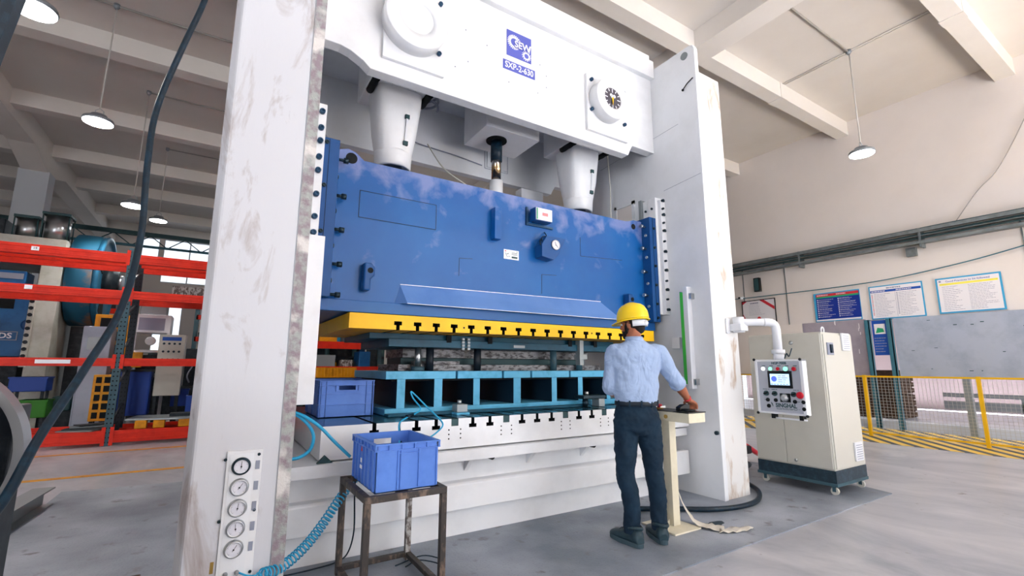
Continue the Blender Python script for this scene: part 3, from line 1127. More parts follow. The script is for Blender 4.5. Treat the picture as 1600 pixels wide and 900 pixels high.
# ---- bed
b = B()
b.box(XL, XR, 3.47, 5.3, 0.0, 0.215)
b.prism([(3.372, 0.215), (3.372, 0.395), (3.392, 0.408), (3.47, 0.408), (3.47, 0.60), (5.3, 0.60), (5.3, 0.215)], 'x', XL, XR)
bed = b.build('bed', 'white', press, bevel=0.006)
B().box(XL, XR, 3.33, 5.3, 0.60, 0.65).build('ledge', 'white_in', bed, bevel=0.004)
B().box(XL, XR, 3.325, 3.345, 0.575, 0.652).build('ledge_lip', 'white', bed)
for x in (1.74, 2.33, 2.93, 3.6):
    b = B()
    b.prism([(3.34, 0.60), (3.47, 0.60), (3.47, 0.47), (3.44, 0.50)], 'x', x, x + 0.035)
    b.build('ledge_bracket', 'white', bed)
b = B(); b.cyl((1.93, 3.35, 0.575), (1.93, 3.40, 0.575), 0.022, n=12); b.build('rubber_stop', 'black', bed)
b = B(); b.cyl((3.0, 3.35, 0.575), (3.0, 3.40, 0.575), 0.022, n=12); b.build('rubber_stop', 'black', bed)
b = B()
b.box(3.72, 4.26, 3.30, 3.37, 0.20, 0.43).box(3.74, 3.80, 3.28, 3.30, 0.24, 0.39).box(3.66, 4.26, 3.28, 3.4, 0.67, 0.84)
b.build('front_cover', 'white', bed, bevel=0.006)


# ---- bolster with T slots cut in profile
def tprofile(x0, x1, z0, z1, slots, down=True, wide=(), ws=0.028, wt=0.066, hs=0.045, ht=0.028):
    """closed XZ outline of a plate with T slots open to the top (down) or to the bottom"""
    pts = []
    zt, zo = (z1, z0) if down else (z0, z1)
    s = -1 if down else 1
    pts.append((x0, zt))
    for i, x in enumerate(slots):
        if i in wide:
            pts += [(x - 0.03, zt), (x - 0.03, zt + s * 0.055), (x + 0.03, zt + s * 0.055), (x + 0.03, zt)]
        else:
            pts += [(x - ws / 2, zt), (x - ws / 2, zt + s * hs), (x - wt / 2, zt + s * hs), (x - wt / 2, zt + s * (hs + ht)),
                    (x + wt / 2, zt + s * (hs + ht)), (x + wt / 2, zt + s * hs), (x + ws / 2, zt + s * hs), (x + ws / 2, zt)]
    pts += [(x1, zt), (x1, zo), (x0, zo)]
    return pts


slots = [0.994 + 0.1562 * i for i in range(21)]
slots = [s for i, s in enumerate(slots) if i != 1 and s < 3.95]
wide = [i for i, s in enumerate(slots) if any(abs(s - w) < 0.03 for w in (1.62, 2.09, 2.71, 3.18, 3.65))]
b = B()
b.prism(tprofile(0.64, 4.05, 0.66, 0.882, slots, True, wide), 'y', 3.40, 5.2)
bol = b.build('bolster', ['white', 'bedtop', 'void'], press, matfn=lambda f: 1 if (f.normal.z > 0.9 and f.calc_center_median().z > 0.875) else (2 if (abs(f.normal.x) > 0.9 or f.normal.z > 0.9 or (f.normal.z < -0.5 and f.calc_center_median().z > 0.7)) and 0.7 < f.calc_center_median().x < 4.0 and f.calc_center_median().z > 0.78 else 0))
for i in wide:
    B().box(slots[i] - 0.028, slots[i] + 0.028, 3.402, 3.6, 0.83, 0.878).build('slot_plug', 'truss', bol)
    b = B()
    for dx in (-0.05, 0.05):
        for dz in (0, 0.033, 0.066):
            b.cyl((slots[i] + dx, 3.398, 0.80 - dz), (slots[i] + dx, 3.402, 0.80 - dz), 0.006, n=8)
    b.build('bolt_holes', 'void', bol, kind=None)
B().prism([(0.62, 0.652), (0.72, 0.652), (0.67, 0.70)], 'y', 3.37, 3.40).build('corner_clip', 'truss', bol)

# ---- uprights
# left
b = B()
b.prism([(-0.085, 2.99), (-0.05, 2.944), (0.35, 2.944), (0.35, 5.3), (-0.085, 5.3)], 'z', 0.0, 4.95)
upl = b.build('left_upright', 'worn', press, bevel=0.012)
b = B(); b.box(0.345, XL, 2.935, 5.3, 0.0, 5.15)
b.build('inner_plate', ['white_in', 'edge'], upl, matfn=lambda f: 1 if f.normal.y < -0.9 else 0)
# right
b = B(); b.box(4.335, 4.72, 2.944, 5.3, 0.0, 4.6)
upr = b.build('right_upright', 'worn2', press, bevel=0.01)
b = B()
b.prism([(2.93, 0), (2.93, 4.86), (2.95, 4.91), (3.0, 4.925), (5.3, 4.925), (5.3, 0)], 'x', XR, 4.335)
ipr = b.build('inner_plate', 'white_in', upr, bevel=0.004)
b = B(); b.cyl((4.262, 3.06, 4.83), (4.277, 3.06, 4.83), 0.045, n=18); b.build('lifting_hole', 'greysheet', ipr)
b = B(); b.cyl((4.24, 3.62, 4.98), (4.3, 3.62, 4.98), 0.06, n=16); b.cyl((4.235, 3.62, 4.98), (4.24, 3.62, 4.98), 0.03, n=12); b.build('lifting_lug', 'white', ipr)
b = B()
b.box(4.262, 4.276, 3.93, 4.22, 3.03, 3.31)
b.build('window_recess', 'wall', ipr)
b = B()
for a in ((3.90, 3.94, 3.0, 3.34), (4.20, 4.24, 3.0, 3.34)):
    b.box(4.25, 4.277, a[0], a[1], a[2], a[3])
b.box(4.25, 4.277, 3.9, 4.24, 3.3, 3.34)
b.box(4.255, 4.277, 3.94, 4.2, 3.08, 3.095)
b.build('recess_frame', ['white_in'], ipr)
plate_tex(ipr, [((4.273, 3.2, 4.05), (4.273, 4.5, 3.96)), ((4.273, 2.95, 3.36), (4.273, 3.45, 3.32))], 'tag', 'plate_joint', 0.003)
b = B(); b.tube([(4.26, 3.1, 4.42), (4.262, 3.04, 4.47), (4.262, 2.96, 4.5)], 0.006, 6); b.ball((4.262, 3.1, 4.42), .014); b.build('hook_wire', 'void', ipr)
b = B(); b.box(4.22, 4.276, 3.31, 3.41, 1.48, 1.60); b.build('junction_box', 'white_in', upr, bevel=0.004)
for z in (1.77, 1.45, 1.2, 0.95):
    b = B(); b.cyl((4.268, 3.28, z), (4.277, 3.28, z), 0.009, n=8); b.build('screw', 'bolt_dk', upr)
b = B(); b.cyl((4.25, 2.965, 0.64), (4.277, 2.965, 0.64), 0.02, n=10); b.build('stud', 'bolt_dk', upr)


# gibs
def gib(x0, x1, sgn, up_):
    g = B()
    g.box(x0, x1, 3.495, 3.60, 1.86, 3.24)
    gb = g.build('gib', 'white', up_, bevel=0.005)
    return gb


gr = B(); gr.box(4.165, XR, 3.495, 3.595, 1.86, 3.235)
gibr = gr.build('gib', 'white', upr, bevel=0.005)
B().box(4.185, XR, 3.60, 3.70, 1.86, 3.235).build('backing_bar', 'white_in', gibr, bevel=0.003)
B().box(4.16, 4.25, 3.702, 3.745, 1.87, 3.26).build('wear_strip', 'greysheet', gibr)
B().box(4.20, XR, 3.45, 3.497, 1.86, 3.2).build('front_bar', 'white', gibr)
for i, z in enumerate((3.189, 3.019, 2.828, 2.582, 2.364, 2.141, 1.914)):
    bolt((4.225, 3.45, z), (0, -1, 0), 0.016, 0.035, gibr, 'bolt_dk')
    bolt((4.25, 3.45, z), (0, -1, 0), 0.014, 0.02, gibr, 'bolt_dk', 'lock_nut')
for z in (3.09, 2.92, 2.70, 2.47, 2.24, 2.03):
    bolt((4.225, 3.45, z), (0, -1, 0), 0.013, 0.03, gibr, 'bolt_dk')
for z in (3.107, 2.875, 2.65, 2.42, 2.195, 1.955):
    bolt((4.185, 3.655, z), (-1, 0, 0), 0.014, 0.02, gibr, 'bolt_dk')
    bolt((4.165, 3.545, z), (-1, 0, 0), 0.014, 0.02, gibr, 'bolt_dk')
gl = B(); gl.box(XL, 0.545, 3.495, 3.70, 1.84, 3.235)
gibl = gl.build('gib', 'white', upl, bevel=0.005)
for z in (3.165, 3.034, 2.931, 2.804, 2.699, 2.516, 2.346, 2.227, 2.113, 1.996, 1.881):
    bolt((0.51, 3.495, z), (0, -1, 0), 0.021, 0.035, gibl, 'bolt', n=12)
B().box(0.43, 0.5, 3.6, 3.68, 1.45, 1.83).build('limit_switch', 'bolt_dk', upl)
# light curtain
b = B(); b.box(4.2, XR, 3.165, 3.215, 1.06, 2.135); lc = b.build('light_curtain', 'alu', upr, bevel=0.003)
B().box(4.205, XR, 3.222, 3.262, 1.107, 2.08).build('curtain_strip', ['green'], lc)
B().box(4.203, 4.206, 3.216, 3.222, 1.107, 2.1).build('lens', 'alu', lc)
b = B(); b.box(4.215, XR, 3.262, 3.272, 1.107, 2.09); b.build('curtain_edge', 'tealpost', lc)
b = B(); b.box(4.22, XR, 3.13, 3.16, 2.0, 2.06).box(4.22, XR, 3.13, 3.16, 1.1, 1.16); b.build('mounting_lug', 'steel', lc)
b = B(); b.box(XL, 0.555, 3.26, 3.31, 1.04, 2.15); b.build('light_curtain', 'white', upl, bevel=0.003)
b = B(); b.box(XL + 0.0, 0.50, 3.36, 3.42, 1.05, 1.72); b.build('switch_box', 'white_in', upl)
b = B(); b.box(0.45, 0.49, 3.30, 3.36, 1.08, 1.17).box(0.44, 0.47, 3.28, 3.3, 1.2, 1.23); b.build('small_switch', 'bolt_dk', upl)
# hoses of the left side and clamp
# gauge panel
gp = B(); gp.box(0.098, 0.262, 2.932, 2.945, 0.20, 0.84)
gpo = gp.build('gauge_panel', 'white', upl, bevel=0.002)
b = B()
b.box(0.112, 0.222, 2.929, 2.9325, 0.225, 0.825)
b.build('panel_recess', 'white_in', gpo)
for i, (gx, gz, ang) in enumerate(((0.166, 0.762, 88), (0.166, 0.658, 55), (0.166, 0.556, 82), (0.166, 0.457, 96), (0.166, 0.359, 58))):
    b = B()
    b.lathe((gx, 2.932, gz), (0, -1, 0), [(0, 0.045), (0.006, 0.045), (0.01, 0.043), (0.02, 0.040), (0.022, 0.034), (0.016, 0.033)], n=30, mi=0)
    b.cyl((gx, 2.9165, gz), (gx, 2.914, gz), 0.0335, n=26, mi=1)
    F_ = fr((gx, 2.9135, gz), (1, 0, 0))
    c = B(F_)
    for k in range(21):
        a = math.radians(225 - 270 * k / 20)
        l = 0.006 if k % 5 == 0 else 0.003
        c.bar((0.031 * math.cos(a), 0.031 * math.sin(a), 0), ((0.031 - l) * math.cos(a), (0.031 - l) * math.sin(a), 0), 0.0012, 0.0006)
    a = math.radians(ang)
    c.bar((-0.01 * math.cos(a), -0.01 * math.sin(a), 0.0006), (0.025 * math.cos(a), 0.025 * math.sin(a), 0.0006), 0.002, 0.0008)
    c.cyl((0, 0, 0), (0, 0, 0.0015), 0.004, n=10)
    g = b.build('pressure_gauge', ['bolt_dk' if i == 0 else 'steel', 'gface'], gpo)
    c.build('needle_and_scale', 'void', g)
    B().box(0.232, 0.252, 2.9285, 2.9325, gz - 0.022, gz + 0.022).build('name_tag', 'tag', gpo)
for (x, z) in ((0.092, 0.80), (0.245, 0.815), (0.09, 0.50), (0.245, 0.535), (0.10, 0.205), (0.25, 0.235)):
    bolt((x, 2.932, z), (0, -1, 0), 0.008, 0.008, gpo, 'bolt_dk', 'screw')
for x in (0.14, 0.19):
    b = B(); b.lathe((x, 2.93, 0.245), (0, -1, 0), [(0, 0.011), (0.012, 0.011), (0.013, 0.008), (0.03, 0.008)], n=12)
    b.build('air_coupling', 'steel', gpo)
B().box(0.07, 0.086, 2.9435, 2.9445, 0.255, 0.31).build('paper_scrap', 'brass', upl)

# ---- crown
YF = 3.565


def crown_outline():
    return [(XL, 5.15), (XL, 3.82), (0.62, 3.82), (0.70, 3.80), (0.80, 3.75), (0.86, 3.70), (3.83, 3.70), (3.86, 3.76), (3.90, 3.83), (3.93, 3.835), (XR, 3.835), (XR, 5.15)]


b = B(); b.prism(crown_outline(), 'y', YF, YF + 0.11)
crown = b.build('crown', 'white', press, bevel=0.005)
B().prism(crown_outline(), 'y', 5.05, 5.15).build('rear_plate', 'white_in', crown, bevel=0.005)
B().box(XL, XR, YF + 0.11, 5.05, 4.45, 4.5).build('inner_ceiling', 'white_in', crown)
B().box(XL, XR, YF - 0.06, YF, 4.80, 5.03).build('top_flange', 'white', crown, bevel=0.004)
B().box(1.6, 2.33, YF - 0.05, YF + 0.1, 5.03, 5.09).build('top_block', 'white', crown, bevel=0.004)
B().box(XL, XR, 3.6, 5.1, 5.03, 5.12).build('top_plate', 'white_in', crown)
# inner cross ribs
B().box(2.25, 2.95, 4.1, 4.65, 3.86, 4.45).build('centre_block', 'white_in', crown, bevel=0.004)
b = B(); b.cyl((2.52, 4.35, 3.845), (2.52, 4.35, 3.87), 0.12, n=24); b.build('rod_port', 'void', crown)
B().box(2.78, 3.08, 5.03, 5.06, 3.86, 4.3).build('rear_cover', 'white_in', crown, bevel=0.004)
plate_tex(crown, [((2.75, 5.046, 3.84), (3.1, 5.046, 3.84)), ((3.1, 5.046, 3.84), (3.1, 5.046, 4.35)), ((2.75, 5.046, 3.84), (2.75, 5.046, 4.35))], 'tag', 'cover_seam', 0.005)
b = B(); b.tube([(1.75 + 0.13 * math.cos(a * 0.3), 4.6 + 0.13 * math.sin(a * 0.3), 4.40 - 0.004 * a) for a in range(64)], 0.014, 6); b.build('coiled_hose', 'tag', crown)
b = B(); b.tube(bez([(1.72, 5.04, 3.95), (1.9, 5.03, 3.92), (2.3, 5.03, 3.9), (2.7, 5.03, 3.86)], 5), 0.008, 6); b.build('wire', 'tag', crown)
b = B(); b.tube(bez([(1.78, 4.6, 3.72), (1.80, 4.2, 3.3), (1.88, 3.9, 3.05), (1.95, 3.75, 2.93)], 6), 0.007, 6); b.build('loose_wire', 'stripfoam', crown)
b = B(); b.tube(bez([(4.1, 4.2, 4.3), (4.1, 4.15, 3.6), (4.05, 4.1, 3.3), (3.95, 4.0, 3.1), (3.93, 3.95, 2.93)], 6), 0.008, 6); b.build('loose_wire', 'stripfoam', crown)


# motor covers / round housings on the crown face
def housing(x0, x1, z0, z1, cx, cz, R, r, dial):
    b = B(); b.box(x0, x1, YF - 0.035, YF, z0, z1)
    p = b.build('cover_plate', 'white', crown, bevel=0.004)
    b = B()
    b.lathe((cx, YF - 0.035, cz), (0, -1, 0), [(0, R), (0.13, R), (0.135, R - 0.005), (0.136, r), (0.12, r - 0.002)], n=56)
    h = b.build('round_housing', 'white', p)
    bpy.context.view_layer.update()
    for x, z in ((x0 + 0.06, z1 - 0.07), (x0 + 0.055, z0 + (z1 - z0) * 0.36), (x1 - 0.06, z0 + 0.2), (x1 - 0.06, z1 - 0.07)):
        bolt((x, YF - 0.035, z), (0, -1, 0), 0.02, 0.035, p, 'bolt', n=14)
    return p, h


p1, h1 = housing(0.945, 1.50, 3.83, 4.60, 1.19, 4.20, 0.275, 0.15, False)
B().cyl((1.19, YF - 0.155, 4.20), (1.19, YF - 0.157, 4.20), 0.15, n=48).build('blank_disc', 'white', h1)
for a in range(6):
    aa = a * PI / 3 + 0.4
    bolt((1.19 + 0.14 * math.cos(aa), YF - 0.157, 4.20 + 0.14 * math.sin(aa)), (0, -1, 0), 0.005, 0.003, h1, 'tag', 'screw', 8)
p2, h2 = housing(3.19, 3.80, 3.83, 4.50, 3.45, 4.205, 0.235, 0.125, True)
B().cyl((3.45, YF - 0.155, 4.205), (3.45, YF - 0.158, 4.205), 0.125, n=40).build('dial_face', 'gdark', h2)
F_ = fr((3.45, YF - 0.159, 4.205), (1, 0, 0))
b = B(F_)
for k in range(12):
    a = k * PI / 6
    l = 0.045 if k % 3 == 0 else 0.028
    b.bar((0.116 * math.cos(a), 0.116 * math.sin(a), 0), ((0.116 - l) * math.cos(a), (0.116 - l) * math.sin(a), 0), 0.009, 0.002)
b.cyl((0, 0.02, 0), (0, 0.02, 0.004), 0.024, n=16).cyl((0.025, 0.03, 0), (0.025, 0.03, 0.004), 0.02, n=14).cyl((-0.022, 0.035, 0), (-0.022, 0.035, 0.004), 0.018, n=14)
b.build('dial_marks', 'logow', h2)
b = B(F_); b.prism([(-0.012, 0.01), (0.012, 0.01), (-0.002, -0.085)], 'z', 0.004, 0.008); b.build('needle', 'yellow', h2)
b = B(F_); b.prism([(0.01, 0.0), (-0.01, 0.0), (-0.028, -0.08)], 'z', 0.002, 0.004); b.build('needle', 'void', h2)

# badge: gear emblem
F_ = fr((2.172, YF - 0.001, 4.342), (1, 0, 0))
bd = B(F_).box(0, 0.295, 0, 0.283, 0, 0.004).build('emblem_badge', 'logo', crown)


def gear(b, cx, cy, r_in, r_out, th, nt, z=0.0045):
    for i in range(nt):
        a = 2 * PI * i / nt
        d = Vector((math.cos(a), math.sin(a), 0))
        b.bar(Vector((cx, cy, z)) + d * (r_in + th * 0.6), Vector((cx, cy, z)) + d * r_out, 0.010 * (r_out / 0.07), 0.002)
    nn = 36
    for i in range(nn):
        a0, a1 = 2 * PI * i / nn, 2 * PI * (i + 1) / nn
        q = [b.v((cx + r * math.cos(a), cy + r * math.sin(a), z + 0.001)) for r, a in ((r_in, a0), (r_in + th, a0), (r_in + th, a1), (r_in, a1))]
        b.face(q)


b = B(F_)
gear(b, 0.088, 0.165, 0.042, 0.080, 0.020, 24)
gear(b, 0.235, 0.065, 0.026, 0.056, 0.016, 14)
b.text('SEW', 0.105, 0.185, 0.148, 0.010, sx=0.92, bold=0.0015)
b.text('/', 0.12, 0.274, 0.145, 0.010)
b.build('emblem', 'logow', bd)
B(F_).text('SEW', 0.105, 0.185, 0.148, 0.008, sx=0.92, bold=0.009).build('emblem_outline', 'logo', bd)
F_ = fr((2.13, YF - 0.001, 4.18), (1, 0, 0))
b = B(F_).box(0, 0.384, 0, 0.103, 0, 0.002); pl = b.build('model_plate', 'logo', crown)
B(F_).text('SXP-2-630', 0.094, 0.192, 0.051, 0.0042, sx=0.84, bold=0.0012).build('lettering', 'logow', pl)
# faint inspection cover and drilled holes on the crown
b = B()
for x, z in ((1.72, 4.42), (1.75, 4.1), (1.62, 4.0), (2.58, 4.38), (2.66, 4.28), (2.66, 4.15), (2.55, 4.05), (2.2, 4.05), (1.95, 4.35)):
    b.cyl((x, YF - 0.002, z), (x, YF + 0.001, z), 0.007, n=8)
b.build('tapped_holes', 'tag', crown)
plate_tex(crown, [((1.63 + 0.5 * math.cos(a), YF, 4.3 + 0.33 * math.sin(a)), (1.63 + 0.5 * math.cos(a + .1), YF, 4.3 + 0.33 * math.sin(a + .1))) for a in [3.3 + 0.1 * i for i in range(14)]], 'white_in', 'cover_outline', 0.003)

# ---- connecting rods (two) and balance rod
for cx in (1.275, 3.6):
    b = B()
    rings = []
    for z, hx_, hy, k in ((3.90, 0.23, 0.2, 1), (3.80, 0.225, 0.2, 1), (3.5, 0.20, 0.19, 1), (3.28, 0.172, 0.172, 1), (3.21, 0.165, 0.165, 1)):
        rings.append((z, hx_, hy))
    prev = None
    nn = 32
    for z, hx_, hy in rings:
        f = (z - 3.21) / 0.69
        p = 2 + 3.0 * f
        R = []
        for i in range(nn):
            a = 2 * PI * i / nn
            c, s = math.cos(a), math.sin(a)
            R.append(b.v((cx + hx_ * math.copysign(abs(c) ** (2 / p), c), 4.2 + hy * math.copysign(abs(s) ** (2 / p), s), z)))
        if prev:
            for i in range(nn):
                b.face([prev[i], prev[(i + 1) % nn], R[(i + 1) % nn], R[i]], 0, True)
        prev = R
    b.face(prev)
    b.cyl((cx, 4.2, 3.22), (cx, 4.2, 3.21), 0.165, 0.14, n=nn)
    rod = b.build('connecting_rod', 'white', press)
    B().lathe((cx, 4.2, 3.3), (0, 0, -1), [(0, 0.175), (0.02, 0.18), (0.06, 0.177), (0.15, 0.172), (0.16, 0.15), (0.1, 0.14)], n=32).build('collar', 'white', rod)
    B().box(cx - 0.3, cx + 0.3, 3.96, 4.5, 3.90, 4.45).build('bearing_cap', 'white_in', rod, bevel=0.01)
    B().cyl((cx, 4.2, 2.85), (cx, 4.2, 3.25), 0.09, n=28).build('screw_spindle', 'chrome', rod)
    for sx_ in (-0.26, 0.26):
        b = B(); b.tube([(cx + sx_, 3.93 + 0.05 * k, 3.885 + 0.006 * (k % 2)) for k in range(6)], 0.035, 10); b.build('bellows_seal', 'void', rod)
    b = B()
    for k in range(14):
        x = cx - 0.16 + 0.025 * k
        b.bar((x, 3.955, 3.98), (x, 3.952, 3.9 - 0.01 * (k % 3)), 0.006, 0.004)
    b.build('drip_streaks', 'stripfoam', rod, kind='stuff')
    gx = cx + 0.06
    b = B()
    b.bar((gx, 3.995, 3.62), (gx - 0.004, 4.015, 3.36), 0.022, 0.012)
    sg = b.build('sight_glass', 'alu', rod)
    b = B(); b.box(gx - 0.02, gx + 0.02, 3.985, 4.01, 3.60, 3.64).box(gx - 0.024, gx + 0.02, 4.005, 4.03, 3.34, 3.38); b.build('glass_fitting', 'truss', sg)
b = B(); b.cyl((2.52, 4.35, 2.9), (2.52, 4.35, 3.36), 0.078, n=26)
br = b.build('balance_rod', 'white', press)
B().cyl((2.52, 4.35, 3.36), (2.52, 4.35, 3.86), 0.055, n=26).build('polished_shaft', 'chrome', br)
b = B(); b.cyl((2.52, 4.35, 3.6), (2.52, 4.35, 3.86), 0.066, n=26); b.build('upper_sleeve', 'hose_dk', br)
b = B(); b.box(3.42, 3.50, 4.9, 4.98, 2.95, 3.62); b.build('rear_guide_post', 'rackpost_dk', press)
B().box(3.2, 3.55, 4.86, 5.0, 3.45, 3.60).build('rear_bracket', 'white_in', press)

# ---- slide
YS = 3.62
b = B()
b.prism([(0.66, 1.77), (0.66, 2.96), (0.74, 2.985), (0.80, 2.97), (0.87, 2.915), (3.80, 2.915), (3.87, 2.93), (3.93, 2.95), (4.06, 2.95), (4.06, 1.77)], 'y', YS, YS + 0.1)
b.box(0.66, 4.06, YS + 0.1, 4.9, 1.77, 2.86)
slide = b.build('slide', 'blue_dust_glare', press, bevel=0.004)
B().box(0.60, 4.17, YS - 0.035, 4.9, 1.685, 1.775).build('slide_flange', 'blue', slide, bevel=0.004)
b = B()
b.cyl((0.77, YS - 0.004, 2.91), (0.77, YS + 0.001, 2.91), 0.045, n=20)
b.build('lifting_eye', 'void', slide)
b = B(); b.cyl((3.92, YS - 0.004, 2.87), (3.92, YS + 0.001, 2.87), 0.032, n=18); b.build('lifting_eye', 'void', slide)
for (x0, x1, sgn) in ((0.52, 0.655, 1), (4.055, 4.165, -1)):
    b = B(); b.box(x0, x1, 3.50, 3.78, 1.775, 2.98)
    g = b.build('guide_rail', 'blue_dk', slide, bevel=0.004)
    xm = x0 + (0.06 if sgn > 0 else 0.05)
    plate_tex(g, [((xm, 3.499, 1.78), (xm, 3.499, 2.97))], 'void', 'rail_joint', 0.003)
    if sgn > 0:
        for z in (2.85, 2.56, 2.295, 2.03, 1.80):
            b = B(); b.cyl((0.655, 3.56, z), (0.72, 3.56, z), 0.012, n=8).cyl((0.70, 3.56, z), (0.735, 3.56, z), 0.022, n=6); b.build('adjusting_bolt', 'bolt_dk', g)
        for z in (2.7, 2.43, 2.16, 1.9):
            bolt((0.655, 3.54, z), (1, 0, 0), 0.018, 0.015, g, 'bolt_dk')
        for z in (2.94, 2.6, 2.25):
            bolt((0.56, 3.50, z), (0, -1, 0), 0.016, 0.02, g, 'bolt_dk')
    else:
        for z in (2.875, 2.615, 2.344, 2.076):
            b = B(); b.cyl((4.055, 3.57, z), (3.99, 3.57, z), 0.012, n=8).cyl((4.02, 3.57, z), (3.985, 3.57, z), 0.022, n=6); b.build('adjusting_bolt', 'steel', g)
        for z in (2.77, 2.513, 2.21, 1.95):
            bolt((4.055, 3.56, z), (-1, 0, 0), 0.018, 0.015, g, 'steel')
        for z in (2.85, 2.625, 2.41, 2.192, 1.977, 1.82):
            bolt((4.12, 3.50, z), (0, -1, 0), 0.016, 0.02, g, 'bolt_dk')
# seams of the front covers
B().box(0.849, 1.50, YS - 0.003, YS, 2.44, 2.66).build('cover_plate', 'blue_dust_glare', slide)
plate_tex(slide, [((0.85, YS - .003, 2.66), (1.5, YS - .003, 2.66)), ((0.85, YS - .003, 2.44), (1.5, YS - .003, 2.44)), ((0.85, YS - .003, 2.44), (0.85, YS - .003, 2.66)), ((1.5, YS - .003, 2.44), (1.5, YS - .003, 2.66)),
                  ((3.12, YS, 2.62), (3.12, YS, 2.42)), ((3.12, YS, 2.42), (3.72, YS, 2.45)), ((2.62, YS, 2.17), (2.62, YS, 1.98)), ((2.62, YS, 2.17), (2.8, YS, 2.18)), ((1.73, YS, 2.22), (1.73, YS, 2.06)), ((1.73, YS, 2.22), (1.86, YS, 2.23))], 'hose_dk', 'cover_seam', 0.004)
# hooks
for (x, z) in ((0.93, 1.85), (3.75, 1.85)):
    b = B()
    b.prism([(x - 0.035, z), (x + 0.02, z), (x + 0.02, z + 0.09), (x + 0.05, z + 0.12), (x + 0.05, z + 0.185), (x + 0.02, z + 0.215), (x - 0.035, z + 0.215)], 'y', YS - 0.09, YS)
    hk = b.build('lifting_hook', 'blue_dk', slide, bevel=0.012)
    b = B(); b.cyl((x + 0.012, YS - 0.094, z + 0.155), (x + 0.012, YS - 0.088, z + 0.155), 0.022, n=16); b.build('hook_hole', 'void', hk)
# tapered guard over the flange
b = B()
V = [b.v(c) for c in ((1.21, YS, 1.93), (3.38, YS, 1.955), (3.58, YS - 0.10, 1.775), (1.24, YS - 0.10, 1.775), (1.17, YS, 1.775), (3.6, YS, 1.775))]
for f in ((0, 3, 2, 1), (0, 4, 3), (1, 2, 5), (4, 0, 1, 5), (3, 4, 5, 2)):
    b.face([V[i] for i in f])
tg = b.build('sloped_guard', 'blue_lt', slide)
b = B(); b.bar((1.21, YS - 0.003, 1.935), (3.38, YS - 0.003, 1.96), 0.005, 0.005).bar((1.24, YS - 0.1, 1.772), (3.58, YS - 0.1, 1.772), 0.005, 0.004); b.build('seal_bead', 'logow', tg)
# yellow upper bolster
ys = [1.166 + 0.1582 * i for i in range(19)]
ys = [s for s in ys if s < 4.0]
b = B(); b.prism(tprofile(0.80, 4.04, 1.558, 1.672, ys, False, (), 0.028, 0.062, 0.036, 0.03), 'y', 3.50, 4.75)
b.build('upper_bolster', ['yellow', 'void', 'orange'], slide, matfn=lambda f: 1 if (0.9 < f.calc_center_median().x < 4.0 and 1.56 < f.calc_center_median().z < 1.668 and abs(f.normal.y) < 0.5) else (2 if f.normal.z < -0.9 else 0))
b = B(); b.cyl((1.73, 3.497, 1.60), (1.73, 3.501, 1.60), 0.008, n=8).cyl((3.14, 3.497, 1.61), (3.14, 3.501, 1.61), 0.008, n=8); b.build('bolster_holes', 'void', slide)
# counter box, block, gauge box and label
B().box(2.045, 2.115, YS - 0.075, YS, 2.43, 2.73).build('stop_block', 'blue_dust_glare', slide, bevel=0.004)
b = B(); b.box(2.43, 2.45, YS - 0.02, YS, 2.64, 2.82).box(2.45, 2.75, YS - 0.02, YS, 2.64, 2.66); fb = b.build('counter_bracket', 'bolt', slide)
cb = B().box(2.47, 2.67, YS - 0.11, YS - 0.02, 2.67, 2.80).build('counter_box', 'blue_dk', slide, bevel=0.004)
B().box(2.475, 2.665, YS - 0.122, YS - 0.11, 2.675, 2.795).build('counter_face', 'alu', cb, bevel=0.003)
B().box(2.50, 2.65, YS - 0.125, YS - 0.121, 2.685, 2.785).build('counter_window', 'gface', cb)
B().box(2.545, 2.61, YS - 0.127, YS - 0.124, 2.72, 2.75).build('counter_digits', mat('red_digits', '#d9888a', 0.4), cb)
B().box(2.48, 2.492, YS - 0.124, YS - 0.12, 2.68, 2.79).build('counter_edge', 'p_grn', cb)
gbx = B(); gbx.prism([(2.54, 2.32), (2.54, 2.44), (2.60, 2.53), (2.83, 2.53), (2.74, 2.36), (2.68, 2.30)], 'y', YS - 0.12, YS)
gbo = gbx.build('gauge_box', 'blue_dk', slide, bevel=0.004)
b = B(); b.lathe((2.70, YS - 0.12, 2.45), (0, -1, 0), [(0, 0.05), (0.012, 0.05), (0.014, 0.042), (0.008, 0.041)], n=26)
b.cyl((2.70, YS - 0.128, 2.45), (2.70, YS - 0.131, 2.45), 0.042, n=24, mi=1)
g = b.build('pressure_gauge', ['steel', 'gface'], gbo)
b = B(); b.bar((2.70, YS - 0.132, 2.44), (2.69, YS - 0.132, 2.48), 0.004, 0.002, (0, 1, 0)).bar((2.70, YS - 0.132, 2.45), (2.725, YS - 0.132, 2.425), 0.003, 0.002, (0, 1, 0)); b.build('needle', 'void', g)
b = B(); b.tube(bez([(2.54, YS - 0.1, 2.43), (2.53, YS - 0.1, 2.47), (2.56, YS - 0.08, 2.49), (2.6, YS - 0.04, 2.5)], 5), 0.006, 6)
b.tube(bez([(2.56, YS - 0.1, 2.46), (2.57, YS - 0.08, 2.52), (2.62, YS - 0.08, 2.54), (2.66, YS, 2.6)], 5), 0.005, 6); b.build('gauge_wire', 'hose_dk', gbo)
F_ = fr((2.185, YS - 0.001, 2.275), (1, 0, 0))
lb = B(F_).box(0, 0.165, 0, 0.09, 0, 0.003).build('warning_label', 'logow', slide)
b = B(F_)
b.bar((0.015, 0.06, 0.004), (0.035, 0.02, 0.004), 0.005, 0.001).bar((0.035, 0.02, 0.004), (0.07, 0.028, 0.004), 0.004, 0.001).bar((0.03, 0.045, 0.004), (0.055, 0.055, 0.004), 0.006, 0.001)
